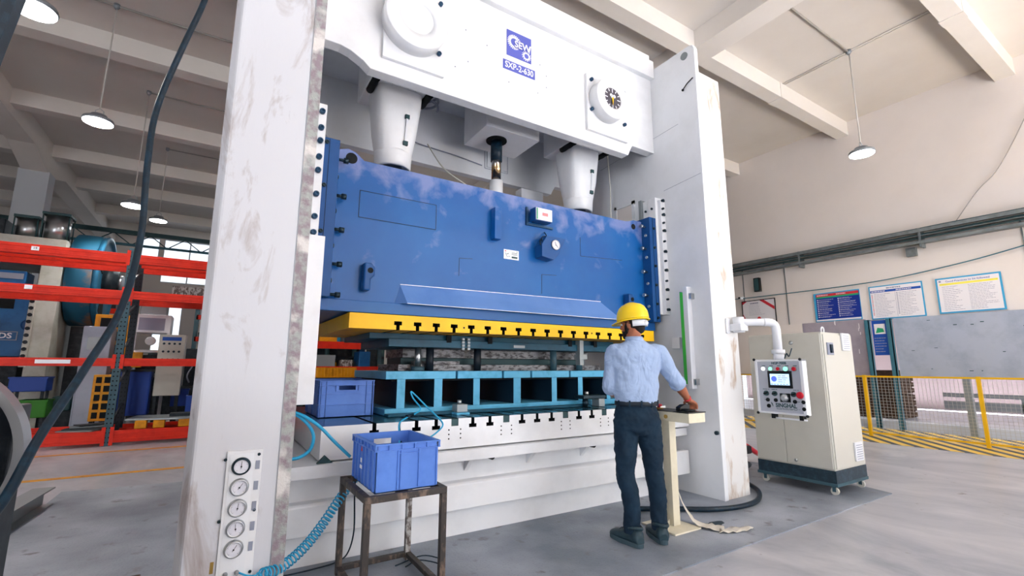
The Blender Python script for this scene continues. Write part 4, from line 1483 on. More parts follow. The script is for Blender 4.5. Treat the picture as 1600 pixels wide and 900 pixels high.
for y in (0.06, 0.045):
    b.box(0.085, 0.15, y, y + 0.006, 0.003, 0.004)
b.box(0.085, 0.15, 0.012, 0.03, 0.003, 0.004).box(0.14, 0.15, 0.074, 0.082, 0.003, 0.004)
b.build('pictogram', 'truss', lb)
B(F_).box(0.01, 0.025, 0.07, 0.08, 0.003, 0.004).build('red_mark', 'p_red', lb)

# ---- control arm and panel carried by the right upright
arm = thing('support_boom', 'white suspended arm reaching from the right press column to the operator panel', 'arm', (4.6, 2.9, 1.6))
b = B(); b.box(4.50, 4.56, 2.925, 2.944, 1.63, 1.79).box(4.55, 4.68, 2.80, 2.93, 1.655, 1.73); b.build('wall_bracket', 'alu', arm, bevel=0.008)
b = B(); b.cyl((4.61, 2.86, 1.64), (4.61, 2.86, 1.80), 0.055, n=24); b.build('swivel', 'alu', arm)
b = B(); b.tube(bez([(4.61, 2.86, 1.745), (4.72, 2.76, 1.745), (4.80, 2.69, 1.745)], 3), 0.038, 14); b.build('boom', 'alu', arm)
b = B(); b.tube(bez([(4.79, 2.70, 1.745), (4.84, 2.655, 1.74), (4.87, 2.63, 1.71), (4.875, 2.62, 1.66)], 5) + [Vector((4.875, 2.62, 1.45))], 0.042, 16); b.build('elbow_pipe', 'alu', arm)
b = B(); b.cyl((4.875, 2.62, 1.42), (4.875, 2.62, 1.46), 0.062, n=22).cyl((4.875, 2.62, 1.362), (4.875, 2.62, 1.42), 0.05, n=20); b.build('panel_coupling', 'alu', arm)
b = B(); b.tube(bez([(4.87, 2.56, 1.37), (4.86, 2.53, 1.42), (4.86, 2.51, 1.39), (4.85, 2.47, 1.47)], 4), 0.006, 6); b.build('panel_cable', 'plinth', arm)

op = thing('operator_panel', 'grey operator panel with screen, lamps and buttons hanging from the white arm', 'control panel', (4.87, 2.6, 0.82))
Y1, Y0, Z0, Z1 = 2.84, 2.36, 0.822, 1.36
B().box(4.815, 4.875, Y0 + 0.012, Y1 - 0.012, Z0 + 0.012, Z1 - 0.012).build('case', 'alu', op)
B().box(4.808, 4.816, Y0 + 0.035, Y1 - 0.025, Z0 + 0.02, Z1 - 0.02).build('front_plate', 'hmi', op)
b = B(); b.box(4.80, 4.88, Y0, Y0 + 0.035, Z0, Z1).box(4.80, 4.885, Y1 - 0.028, Y1, Z0, Z1).box(4.80, 4.88, Y0, Y1, Z1 - 0.02, Z1).box(4.80, 4.88, Y0, Y1, Z0, Z0 + 0.015)
b.build('edge_profile', 'alu', op, bevel=0.008)
for y, z in ((Y0, Z0), (Y1, Z0), (Y0 + .02, Z1), (Y1, Z1)):
    B().ball((4.80, y, z), 0.014).build('corner_plug', 'black', op)
F_ = fr((4.808, Y1, Z0), (0, -1, 0))
B(F_).box(0.13, 0.37, 0.255, 0.425, 0, 0.01).build('screen_bezel', 'black_gl', op, bevel=0.003)
sc_ = B(F_).box(0.155, 0.345, 0.285, 0.395, 0.0085, 0.0115).build('screen', 'screen', op)
b = B(F_); b.cyl((0.195, 0.345, 0.011), (0.195, 0.345, 0.0125), 0.028, n=24)
b.build('screen_dial', 'screen_blue', sc_)
b = B(F_)
for k in range(4):
    lines(b, 0.235, 0.335, 0.31 + k * 0.02, 0.322 + k * 0.02, 1, k + 60, h=0.5, z=0.0115)
for k in range(6):
    b.box(0.16 + k * 0.03, 0.18 + k * 0.03, 0.29, 0.297, 0.0115, 0.012)
b.build('screen_print', 'tag', sc_)
b = B(F_); b.text('HGP-700B', 0.034, 0.25, 0.50, 0.001, bold=0.001); b.text('SINGHAL', 0.054, 0.285, 0.085, 0.001, bold=0.0018, sx=.92)
lines(b, 0.19, 0.42, 0.045, 0.062, 2, 15, h=0.4, z=0.001)
b.bar((0.142, 0.112, 0.001), (0.15, 0.09, 0.001), 0.008, 0.002).bar((0.15, 0.10, 0.001), (0.156, 0.072, 0.001), 0.006, 0.002)
for k in range(5):
    b.box(0.075 + k * 0.078, 0.11 + k * 0.078, 0.472, 0.478, 0.0, 0.001)
for x, y in ((0.1, 0.215), (0.19, 0.215), (0.4, 0.215), (0.1, 0.155), (0.35, 0.155), (0.43, 0.155), (0.11, 0.11), (0.43, 0.105)):
    lines(b, x - 0.035, x + 0.035, y + 0.02, y + 0.03, 1, int(x * 100 + y * 50), h=0.5, z=0.0)
b.build('panel_lettering', 'truss', op)
for k, (x, m, r) in enumerate(((0.09, 'lampw', 0.019), (0.165, 'lampg', 0.018), (0.24, 'lampr', 0.018), (0.315, 'lampg', 0.022), (0.395, 'lampr', 0.02))):
    b = B(F_); b.cyl((x, 0.445, 0), (x, 0.445, 0.008), r + 0.005, n=18); w = b.build('pilot_lamp', 'steel', op)
    b = B(F_); b.lathe((x, 0.445, 0.008), (0, 0, 1), [(0, r), (0.006, r), (0.01, r * 0.7)], n=18); b.build('lamp_cap', m, w, label={'lampw': 'white lamp cap', 'lampg': 'green lamp cap', 'lampr': 'red lamp cap'}[m])
for x, y in ((0.1, 0.20), (0.185, 0.20), (0.37, 0.20)):
    b = B(F_); b.cyl((x, y, 0), (x, y, 0.012), 0.025, n=18); k_ = b.build('selector_switch', 'truss', op)
    b = B(F_); b.bar((x - 0.018, y - 0.006, 0.02), (x + 0.018, y + 0.006, 0.02), 0.012, 0.018); b.build('switch_handle', 'void', k_)
b = B(F_); b.box(0.235, 0.335, 0.12, 0.205, 0, 0.004); k_ = b.build('joystick_plate', 'void', op)
b = B(F_); b.lathe((0.285, 0.162, 0.004), (0, 0, 1), [(0, 0.04), (0.012, 0.04), (0.03, 0.032), (0.042, 0.018)], n=24); b.build('rotary_knob', 'steel', k_)
b = B(F_); b.cyl((0.44, 0.195, 0), (0.44, 0.195, 0.02), 0.024, n=18); e_ = b.build('stop_button_base', 'truss', op)
b = B(F_); b.lathe((0.44, 0.195, 0.018), (0, 0, 1), [(0, 0.028), (0.01, 0.034), (0.022, 0.031), (0.028, 0.018)], n=24); b.build('red_stop_button', 'lampr', e_)
for x, y in ((0.11, 0.135), (0.19, 0.135), (0.375, 0.13), (0.455, 0.13), (0.115, 0.075), (0.455, 0.065)):
    b = B(F_); b.lathe((x, y, 0), (0, 0, 1), [(0, 0.019), (0.008, 0.019), (0.012, 0.013)], n=16); b.build('push_button', 'void', op)
for a in (0.13, 0.40):
    B(F_).box(a, a + 0.035, -0.045, 0.0, -0.06, 0.0).build('handle_mount', 'void', op)
b = B(F_); b.tube([(0.11, -0.04, -0.02), (0.46, -0.04, -0.02)], 0.009, 8); b.build('handle_bar', 'alu', op)

# ---------------------------------------------------------------- dies in the press
die = thing('lower_die', 'light blue lower die on open risers standing on the press bolster', 'die', (2.5, 4.3, 0.884))
B().box(1.19, 3.86, 3.82, 4.85, 0.884, 0.94).build('base_plate', 'cyan', die, bevel=0.01)
b = B(); b.prism([(1.19, 3.72), (3.3, 3.72), (3.3, 3.82), (1.19, 3.82)], 'z', 0.884, 0.905); b.build('base_flange', 'teal', die, bevel=0.004)
for x0, x1 in ((1.29, 1.36), (1.62, 1.695), (2.0, 2.065), (2.43, 2.512), (2.885, 2.948), (3.228, 3.29), (3.626, 3.683)):
    B().box(x0, x1, 3.83, 4.83, 0.94, 1.176).build('riser', ['cyan', 'riser_shade'], die, matfn=lambda f: 0 if f.normal.y < -0.9 else 1)
gaps = [1.19, 1.83, 2.31, 2.632, 3.116, 3.84]
for i in range(5):
    B().box(gaps[i] + (0.008 if i else 0), gaps[i + 1] - 0.012, 3.82, 4.85, 1.176, 1.242).build('top_plate', 'cyan', die, bevel=0.004)
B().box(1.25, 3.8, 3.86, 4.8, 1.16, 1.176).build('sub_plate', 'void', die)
for i, (x0, x1, y0, y1, z0, z1, m) in enumerate(((1.35, 3.7, 4.0, 4.6, 1.242, 1.30, 'speck'), (1.5, 1.95, 4.02, 4.1, 1.30, 1.33, 'speck'), (1.42, 3.6, 4.15, 4.55, 1.30, 1.36, 'truss'))):
    B().box(x0, x1, y0, y1, z0, z1).build('die_block', m, die, bevel=0.003)
for x in (1.62, 2.1, 3.0, 3.35):
    B().cyl((x, 3.95, 1.242), (x, 3.95, 1.45), 0.035, n=18).build('guide_pillar', 'rackpost' if x > 2.5 else 'rackpost_dk', die)
B().cyl((1.50, 3.93, 1.242), (1.50, 3.93, 1.28), 0.06, n=20).build('pillar_bush', 'rackpost', die)
B().cyl((1.50, 3.93, 1.28), (1.50, 3.93, 1.45), 0.028, n=20).build('guide_pillar', 'steel', die)
ud = thing('upper_die', 'dark teal upper die bolted under the yellow slide plate', 'die', (2.4, 4.2, 1.36))
B().box(1.05, 3.78, 3.86, 4.75, 1.51, 1.557).build('top_shoe', 'teal', ud, bevel=0.003)
B().box(1.2, 3.72, 3.82, 4.7, 1.445, 1.51).build('shoe_plate', 'teal', ud, bevel=0.003)
B().box(1.42, 3.6, 4.1, 4.6, 1.362, 1.44).build('punch_holder', 'speck', ud)
for x in (1.72, 2.14, 3.1, 3.45):
    B().box(x, x + 0.045, 3.815, 3.83, 1.49, 1.557).build('clamp_slot', 'void', ud)
b = B()
for k in range(4):
    b.box(1.865 + 0.0, 1.89, 3.80, 3.83, 1.43 + k * 0.028, 1.45 + k * 0.028).box(1.92, 1.945, 3.80, 3.83, 1.43 + k * 0.028, 1.45 + k * 0.028)
b.build('chain_block', 'greysheet', ud)
b = B(); b.box(2.42, 2.55, 3.812, 3.822, 1.46, 1.485); b.build('name_plate', 'greysheet', ud)
b = B(); b.box(3.22, 3.27, 3.78, 3.85, 1.30, 1.557).box(3.2, 3.3, 3.76, 3.85, 1.36, 1.41); b.build('clamp', 'greysheet', ud)
# clamps lying on the bolster
t = thing('die_clamp', 'small steel strap clamp on the bolster, left of centre', 'clamp', (1.78, 3.7, 0.883), 'die clamps')
B().box(1.74, 1.86, 3.62, 3.82, 0.884, 0.90).build('clamp_plate', 'cyan', t)
B().box(1.76, 1.86, 3.66, 3.76, 0.90, 0.965).build('clamp_block', 'greysheet', t, bevel=0.004)
B().cyl((1.80, 3.70, 0.965), (1.80, 3.70, 1.0), 0.02, n=12).build('nut', 'steel', t)
t = thing('die_clamp', 'large dark strap clamp on the bolster beside the worker', 'clamp', (3.25, 3.7, 0.883), 'die clamps')
B().box(3.12, 3.42, 3.62, 3.76, 0.965, 1.0).build('strap', 'bolt_dk', t, bevel=0.006)
B().cyl((3.2, 3.69, 0.884), (3.2, 3.69, 0.965), 0.028, n=12).build('stud', 'bolt_dk', t)
B().box(3.34, 3.42, 3.64, 3.75, 0.884, 0.965).build('packing_block', 'greysheet', t, bevel=0.004)
B().cyl((3.22, 3.69, 1.0), (3.22, 3.69, 1.035), 0.022, n=6).build('nut', 'steel', t)

# ================================================================ CRATES, TABLE, HOSES
def crate(label, x0, x1, y0, y1, z0, h, style, m='crate', group=None):
    t = thing('plastic_crate', label, 'crate', ((x0 + x1) / 2, (y0 + y1) / 2, z0), group)
    w = 0.006
    i = 0.012
    z1 = z0 + h
    b = B()
    X0, X1, Y0, Y1 = x0 + i, x1 - i, y0 + i, y1 - i
    b.box(X0, X1, Y0, Y1, z0, z0 + w)

    def wall(f, horiz, hole):
        # wall along its length with an optional hand hole
        a0, a1 = (X0, X1) if horiz else (Y0, Y1)
        m_ = (a0 + a1) / 2
        hw = (a1 - a0) * 0.16
        hz0, hz1 = z1 - 0.075, z1 - 0.04
        segs = [(a0, a1, z0, z1)] if not hole else [(a0, a1, z0, hz0), (a0, a1, hz1, z1), (a0, m_ - hw, hz0, hz1), (m_ + hw, a1, hz0, hz1)]
        for s in segs:
            if horiz:
                b.box(s[0], s[1], f, f + w, s[2], s[3])
            else:
                b.box(f, f + w, s[0], s[1], s[2], s[3])
    wall(Y0, True, style == 'b')
    wall(Y1 - w, True, True)
    wall(X0, False, False)
    wall(X1 - w, False, False)
    main = b
    b = B()
    for zz in (z1 - 0.008, z1 - 0.04):
        hh = 0.008 if zz > z1 - 0.02 else 0.006
        b.box(x0, x1, y0, Y0, zz, zz + hh).box(x0, x1, Y1, y1, zz, zz + hh).box(x0, X0, Y0, Y1, zz, zz + hh).box(X1, x1, Y0, Y1, zz, zz + hh)
    b.build('rim', m, t, bevel=0.001)
    b = main
    if style == 'a':      # upright ribs
        n_ = 5
        for k in range(n_ + 1):
            x = x0 + 0.004 + (x1 - x0 - 0.014) * k / n_
            b.box(x, x + 0.006, y0, Y0, z1 - 0.036, z1 - 0.006).box(x, x + 0.006, Y1, y1, z1 - 0.036, z1 - 0.006)
        for k in range(8):
            y = y0 + 0.004 + (y1 - y0 - 0.014) * k / 7
            b.box(x0, X0, y, y + 0.006, z1 - 0.036, z1 - 0.006).box(X1, x1, y, y + 0.006, z1 - 0.036, z1 - 0.006)
        wx = x1 - x0
        for xx in (x0 + wx * 0.34, x0 + wx * 0.36 + 0.01, x0 + wx * 0.66, x1 - 0.022, x0 + 0.014):
            b.box(xx, xx + 0.008, y0 + 0.004, Y0, z0 + 0.01, z1 - 0.04)
        wy = y1 - y0
        for kk in (0.06, 0.2, 0.36, 0.5, 0.64, 0.78, 0.92):
            yy = y0 + wy * kk
            b.box(x0 + 0.002, X0, yy, yy + 0.012, z0 + 0.01, z1 - 0.04)
        b.box(x0 + wx * 0.36, x0 + wx * 0.66, y0 + 0.002, Y0, z1 - 0.06, z1 - 0.055)
    else:                 # grid ribs
        for k in (0.33, 0.62):
            zz = z0 + h * k
            b.box(x0 + 0.002, x1 - 0.002, y0 + 0.003, Y0, zz, zz + 0.006).box(x0 + 0.003, X0, y0 + 0.002, y1 - 0.002, zz, zz + 0.006)
        for xx in (x0 + 0.005, x0 + 0.055, x1 - 0.065, x1 - 0.011):
            b.box(xx, xx + 0.006, y0 + 0.003, Y0, z0 + 0.005, z1 - 0.005)
        for yy in (y0 + 0.005, y0 + 0.06, (y0 + y1) / 2, y1 - 0.065, y1 - 0.011):
            b.box(x0 + 0.003, X0, yy, yy + 0.006, z0 + 0.005, z1 - 0.005).box(X1, x1 - 0.003, yy, yy + 0.006, z0 + 0.005, z1 - 0.005)
        xm = (x0 + x1) / 2
        b.box(xm - 0.09, xm + 0.09, y0 + 0.003, Y0, z1 - 0.085, z1 - 0.08).box(xm - 0.09, xm - 0.085, y0 + 0.003, Y0, z1 - 0.085, z1 - 0.035).box(xm + 0.085, xm + 0.09, y0 + 0.003, Y0, z1 - 0.085, z1 - 0.035)
    b.build('body', m, t)
    return t


ct = crate('open blue plastic crate standing on the rusty steel stand', 0.795, 1.185, 2.68, 3.20, 0.587, 0.262, 'a')
F_ = fr((0.795, 3.0, 0.64), (0, -1, 0))
b = B(F_); b.prism([(0.03, 0.14), (0.06, 0.14), (0.045, 0.17)], 'z', 0, 0.0015); b.build('red_mark', 'lampr', ct)
B(F_).box(0.02, 0.07, 0.04, 0.06, 0, 0.0015).box(0.03, 0.06, 0.075, 0.10, 0, 0.0015).build('pale_mark', 'logow', ct)
crate('blue ribbed plastic crate sitting on the left end of the press bed', 0.705, 1.135, 3.93, 4.55, 0.884, 0.285, 'b')

# stand
st = thing('steel_stand', 'rusty square tube stand carrying the open blue crate', 'stand', (0.98, 2.95, 0))
sx0, sx1, sy0, sy1, sz = 0.745, 1.225, 2.655, 3.25, 0.585
tw = 0.036
b = B()
for y in (sy0, sy1 - tw):
    b.box(sx0, sx1, y, y + tw, sz - tw, sz)
for x in (sx0, sx1 - tw):
    b.box(x, x + tw, sy0 + tw, sy1 - tw, sz - tw, sz)
b.box((sx0 + sx1) / 2 - .018, (sx0 + sx1) / 2 + .018, sy0 + tw, sy1 - tw, sz - tw, sz - 0.004)
b.build('top_frame', 'rusty', st, bevel=0.003)
for x, y, m in ((sx0, sy0, 'rusty'), (sx1 - tw, sy0, 'rusty'), (sx0, sy1 - tw, 'rusty'), (sx1 - tw, sy1 - tw, 'rusty_lt')):
    B().box(x, x + tw, y, y + tw, 0.008, sz - tw).build('leg', m, st, bevel=0.003)
b = B()
b.box(sx0 + tw, sx1 - tw, sy1 - tw, sy1, 0.03, 0.06).box(sx1 - tw, sx1, sy0 + tw, sy1 - tw, 0.03, 0.06).box(sx0, sx0 + tw, sy0 + tw, sy1 - tw, 0.03, 0.06).box(sx0 + tw, sx1 - tw, sy0, sy0 + tw, 0.03, 0.06)
b.build('lower_frame', 'rusty', st, bevel=0.003)
# wire litter under the stand
b = B()
b.tube(bez([(1.15, 3.1, 0.016), (1.25, 3.12, 0.03), (1.36, 3.0, 0.016), (1.3, 2.85, 0.016), (1.42, 2.75, 0.02)], 6), 0.004, 6)
b.tube(bez([(1.1, 3.15, 0.016), (1.3, 3.2, 0.022), (1.4, 3.1, 0.016)], 6), 0.004, 6)
b.build('wire_scrap', 'plinth', label='tangled thin wire scrap on the mat at the foot of the stand', cat='wire')

# coiled blue air hose
path = bez([(0.19, 2.93, 0.246), (0.24, 2.89, 0.232), (0.29, 2.88, 0.23), (0.40, 2.96, 0.215), (0.53, 3.06, 0.262), (0.64, 3.15, 0.345), (0.74, 3.22, 0.45), (0.83, 3.29, 0.53), (0.9, 3.33, 0.60)], 10)
hel = []
cl = [0]
for i in range(1, len(path)):
    cl.append(cl[-1] + (path[i] - path[i - 1]).length)
tot = cl[-1]
NT = 1500
for k in range(NT + 1):
    s = tot * k / NT
    j = max(i for i in range(len(cl)) if cl[i] <= s + 1e-9)
    j = min(j, len(path) - 2)
    f = (s - cl[j]) / (cl[j + 1] - cl[j])
    p = path[j].lerp(path[j + 1], f)
    d = (path[j + 1] - path[j]).normalized()
    a = d.cross(Vector((0, 0, 1))).normalized()
    c = d.cross(a)
    R = 0.026 * min(1, max(0, (s - 0.10) / 0.04))
    turns = s / 0.024
    hel.append(p + a * R * math.cos(2 * PI * turns) + c * R * math.sin(2 * PI * turns))
B().tube(hel, 0.0046, 6).build('coiled_air_hose', 'hose', label='coiled blue air hose stretching from the gauge panel to the crate stand', cat='hose')
# thick cyan hoses from behind the left column
b = B(); b.tube(bez([(0.43, 3.36, 0.99), (0.47, 3.33, 0.985), (0.53, 3.30, 0.955), (0.61, 3.28, 0.895), (0.70, 3.27, 0.80), (0.80, 3.24, 0.70)], 6), 0.0105, 8)
b.build('air_hose', 'hose', label='light blue hose running from the left column down behind the open crate', cat='hose')
b = B(); b.tube(bez([(0.43, 3.36, 0.985), (0.485, 3.33, 0.965), (0.55, 3.31, 0.90), (0.578, 3.3, 0.83), (0.56, 3.3, 0.755), (0.50, 3.3, 0.715), (0.43, 3.3, 0.71)], 6), 0.0105, 8)
b.build('air_hose', 'hose', label='light blue hose looping back into the left press column', cat='hose')
b = B(); b.tube(bez([(1.08, 3.1, 0.66), (1.11, 3.2, 0.8), (1.15, 3.33, 0.88), (1.23, 3.42, 0.905), (1.33, 3.50, 0.925), (1.38, 3.52, 0.96), (1.31, 3.5, 1.04), (1.29, 3.5, 1.09), (1.33, 3.5, 1.06), (1.42, 3.48, 0.97), (1.47, 3.42, 0.91), (1.50, 3.36, 0.85), (1.44, 3.33, 0.80), (1.33, 3.3, 0.75)], 6), 0.006, 8)
b.build('air_tube', 'hose', label='thin blue tube looping out of the open crate onto the press bed', cat='hose')
b = B(); b.tube(bez([(1.10, 3.06, 0.64), (1.12, 3.2, 0.79), (1.16, 3.35, 0.88), (1.24, 3.44, 0.915)], 6), 0.007, 8); b.cyl((1.24, 3.44, 0.912), (1.30, 3.47, 0.92), 0.014, n=10)
b.build('air_tube', 'hose_dk', label='short dark tube with a coupling beside the thin blue tube', cat='hose')
b = B(); b.tube(bez([(0.34, 3.38, 0.018), (0.5, 3.36, 0.018), (0.65, 3.37, 0.018), (0.78, 3.40, 0.018), (0.86, 3.42, 0.05), (0.88, 3.36, 0.2), (0.86, 3.31, 0.42), (0.85, 3.28, 0.55)], 7), 0.005, 8)
b.build('thin_cable', 'hose_dk', label='thin dark cable lying before the press bed and rising behind the stand', cat='cable')

# black hose across the left side
pts = [(-0.215, 2.908, 3.593), (-0.233, 2.859, 3.296), (-0.302, 2.849, 2.964), (-0.373, 2.849, 2.587), (-0.372, 2.796, 2.252), (-0.351, 2.737, 1.882), (-0.361, 2.574, 1.528), (-0.416, 2.363, 1.26), (-0.459, 2.133, 1.049), (-0.472, 1.932, 0.894), (-0.52, 1.75, 0.79)]
pp = [Vector((-0.215, 2.95, 5.2)), Vector((-0.21, 2.94, 4.4))] + [Vector(p) for p in pts]
b = B(); b.tube(bez(pp, 6), 0.014, 14)
b.build('thick_cable', 'hose_dk', label='thick dark blue cable hanging from above and sweeping down across the left side', cat='cable')

# foreground decoiler at the left edge
dc = thing('decoiler', 'dark machine with a curved steel strip cut off by the left picture edge', 'machine', (-0.85, 2.1, 0))
b = B(); b.box(-0.93, -0.66, 1.9, 2.3, 0.0, 1.02).box(-0.93, -0.615, 2.52, 2.7, 0.0, 1.13); b.build('pedestal', 'dark_mach', dc, bevel=0.01)
b = B(); b.cyl((-0.9, 2.42, 0.98), (-0.9, 2.50, 0.98), 0.24, n=40); b.build('coil_drum', 'blue_dk', dc)
b = B()
R0, R1 = 0.325, 0.352
cc = Vector((-0.905, 2.44, 0.96))
prev = None
for i in range(41):
    a = math.radians(100 - 175 * i / 40)
    q = [b.v(cc + Vector((r * math.cos(a), dy, r * math.sin(a)))) for r, dy in ((R0, -0.03), (R1, -0.03), (R1, 0.06), (R0, 0.06))]
    if prev:
        for k in range(4):
            b.face([prev[k], prev[(k + 1) % 4], q[(k + 1) % 4], q[k]], 0, False)
    else:
        b.face(q[::-1])
    prev = q
b.face(prev)
b.build('steel_strip', 'steel', dc)
b = B(); b.tube(bez([(-0.75, 2.0, 0.9), (-0.52, 1.75, 0.79), (-0.60, 1.62, 0.6), (-0.62, 1.55, 0.4), (-0.52, 1.5, 0.18), (-0.38, 1.52, 0.03), (-0.3, 1.4, 0.02)], 6), 0.02, 10)
b.build('floor_cable', 'void', dc)
b = B(); b.box(-0.93, -0.66, 1.95, 2.25, 1.02, 1.16); b.build('gear_housing', 'dark_mach', dc, bevel=0.01)
# tall teal post upper left
b = B()
b.prism([(-0.80, 1.98), (-0.672, 2.08), (-0.672, 2.14), (-0.80, 2.14)], 'z', 0, 3.2)
po = b.build('machine_post', 'hose_dk', label='dark teal machine post cut by the top left picture edge', cat='post')
# the post leans away to the left
for v in po.data.vertices:
    v.co.x += 0.065 if v.co.z > 0.5 else -0.29
# I beam on the floor
b = B()
p0, p1 = Vector((-1.36, 4.6, 0)), Vector((-1.24, 6.2, 0))
b.bar(p0 + Vector((0, 0, 0.006)), p1 + Vector((0, 0, 0.006)), 0.16, 0.012).bar(p0 + Vector((0, 0, 0.154)), p1 + Vector((0, 0, 0.154)), 0.16, 0.012).bar(p0 + Vector((0, 0, 0.08)), p1 + Vector((0, 0, 0.08)), 0.012, 0.136)
ib = b.build('steel_beam', 'greysheet', label='steel I beam lying on the floor at the lower left', cat='steel beam')

# ================================================================ PEDESTAL, FILM, CABLE, CABINET
pd = thing('push_button_pedestal', 'cream two hand control pedestal standing in front of the worker', 'pedestal', (3.26, 2.73, 0.008))
B().box(3.09, 3.40, 2.56, 2.90, 0.009, 0.022).build('base_plate', 'cream2', pd, bevel=0.002)
b = B(); b.box(3.235, 3.315, 2.69, 2.77, 0.022, 0.85); b.build('post', 'cream2', pd, bevel=0.003)
b = B(); b.prism([(3.22, 0.022), (3.15, 0.022), (3.235, 0.07)], 'y', 2.725, 2.731); b.build('gusset', 'cream2', pd)
bx = B(); bx.box(3.145, 3.345, 2.42, 3.0, 0.85, 0.925); bxo = bx.build('control_box', 'cream2', pd, bevel=0.004)
B().box(3.14, 3.35, 2.415, 3.005, 0.925, 0.932).build('cover', 'black_gl', bxo)
b = B(); b.cyl((3.145, 2.64, 0.885), (3.137, 2.64, 0.885), 0.016, n=14); b.build('lock', 'brass', bxo)
b = B(); b.cyl((3.25, 2.80, 0.932), (3.25, 2.80, 0.939), 0.036, n=24); b.build('yellow_disc', 'brass', bxo)
b = B(); b.lathe((3.25, 2.80, 0.939), (0, 0, 1), [(0, 0.014), (0.012, 0.014), (0.013, 0.028), (0.026, 0.03), (0.032, 0.02)], n=24); b.build('red_stop_button', 'lampr', bxo)
b = B(); b.box(3.20, 3.30, 2.87, 2.95, 0.932, 0.937); b.build('white_tag', 'logow', bxo)
b = B(); b.cyl((3.28, 2.52, 0.932), (3.28, 2.52, 0.945), 0.05, n=24); b.prism([(3.22, 0.932), (3.34, 0.932), (3.34, 0.98), (3.27, 0.98), (3.22, 0.96)], 'y', 2.555, 2.60)
b.build('button_guard', 'black_gl', bxo, bevel=0.003)
# crumpled film
b = B()
rnd = random.Random(11)
fp = [(3.36, 2.76, 0.42), (3.37, 2.75, 0.30), (3.40, 2.73, 0.17), (3.43, 2.68, 0.07), (3.44, 2.63, 0.035), (3.46, 2.56, 0.024), (3.50, 2.50, 0.02), (3.54, 2.45, 0.018)]
fw_ = [0.012, 0.02, 0.028, 0.04, 0.05, 0.055, 0.05, 0.03]
prev = None
for (x, y, z), w in zip(bez(fp, 3), [fw_[min(7, int(i / 3))] for i in range(22)]):
    q = [b.v((x + w * (k / 2 - 1), y + w * 0.8 * (k / 2 - 1), max(0.012, z + rnd.uniform(-0.006, 0.012)))) for k in range(5)]
    if prev:
        for k in range(4):
            b.face([prev[k], prev[k + 1], q[k + 1], q[k]], 0, True)
    prev = q
fo = b.build('plastic_film', 'film', label='strip of crumpled clear film trailing from the pedestal post to the mat', cat='plastic film')
s_ = fo.modifiers.new('thickness', 'SOLIDIFY'); s_.thickness = 0.002
b = B()
q = []
for i in range(9):
    row = []
    for k in range(5):
        row.append(b.v((3.46 + i * 0.035 + (k - 2) * 0.022, 2.44 - i * 0.012 + (k - 2) * 0.02 * (1 - abs(i - 3) / 7), 0.012 + max(0, rnd.uniform(-0.004, 0.018)))))
    if q:
        for k in range(4):
            b.face([q[k], q[k + 1], row[k + 1], row[k]], 0, True)
    q = row
fo = b.build('plastic_film', 'film', label='flat crumpled scrap of film on the mat right of the pedestal foot', cat='plastic film')
s_ = fo.modifiers.new('thickness', 'SOLIDIFY'); s_.thickness = 0.002
# dark cables on the floor near the right column
b = B(); b.tube(bez([(3.3, 3.15, 0.035), (3.6, 2.96, 0.035), (3.87, 2.78, 0.035), (4.18, 2.70, 0.035), (4.5, 2.74, 0.035), (4.82, 2.92, 0.035), (4.98, 3.12, 0.045), (5.02, 3.3, 0.08)], 7), 0.023, 12)
b.build('floor_cable', 'hose_dk', label='thick dark cable curving round the foot of the right press column', cat='cable')
t = thing('cable_bundle', 'red and dark cables heaped between the right press column and the cabinet', 'cables', (5.9, 3.6, 0))
b = B()
b.tube(bez([(5.1, 3.3, 0.1), (5.5, 3.7, 0.18), (5.9, 3.75, 0.22), (6.2, 3.9, 0.1)], 6), 0.03, 8); b.tube(bez([(5.05, 3.2, 0.04), (5.4, 3.5, 0.05), (5.8, 3.6, 0.08), (6.0, 3.9, 0.05)], 6), 0.025, 8)
b.build('dark_cable', 'plinth', t)
b = B(); b.tube(bez([(5.1, 3.4, 0.06), (5.6, 3.85, 0.16), (6.1, 3.9, 0.26), (6.5, 3.9, 0.1)], 6), 0.035, 8); b.build('red_cable', 'lampr', t)
b = B(); b.box(5.75, 6.05, 3.7, 3.95, 0.17, 0.27); b.build('plug_box', 'black', t, bevel=0.02)

cab = thing('control_cabinet', 'cream electrical cabinet on castors right of the press', 'cabinet', (5.75, 2.87, 0.008))
cx0, cx1, cy0, cy1 = 5.40, 6.08, 2.44, 3.245
B().box(cx0, cx1, cy0, cy1, 0.245, 1.655).build('body', 'cream', cab, bevel=0.008)
B().box(cx0 - 0.012, cx0, cy0 + 0.012, 2.90, 0.262, 1.64).build('door', 'cream', cab, bevel=0.004)
dl = B().box(cx0 - 0.012, cx0, 2.908, cy1 - 0.01, 0.262, 1.64).build('door', 'cream', cab, bevel=0.004)
b = B(); b.box(cx0 + 0.02, cx1 - 0.02, cy0 - 0.01, cy0, 0.265, 1.635); b.build('side_panel', mat('cream_side_paint', '#c4c2b9', 0.35), cab, bevel=0.004)
B().box(cx0, cx1, cy0 - 0.004, cy1, 0.125, 0.245).build('plinth', 'plinth', cab)
B().box(cx0 - 0.01, cx1 + 0.01, cy0 - 0.01, cy1 + 0.01, 0.095, 0.125).build('trolley_frame', 'rackpost', cab, bevel=0.003)
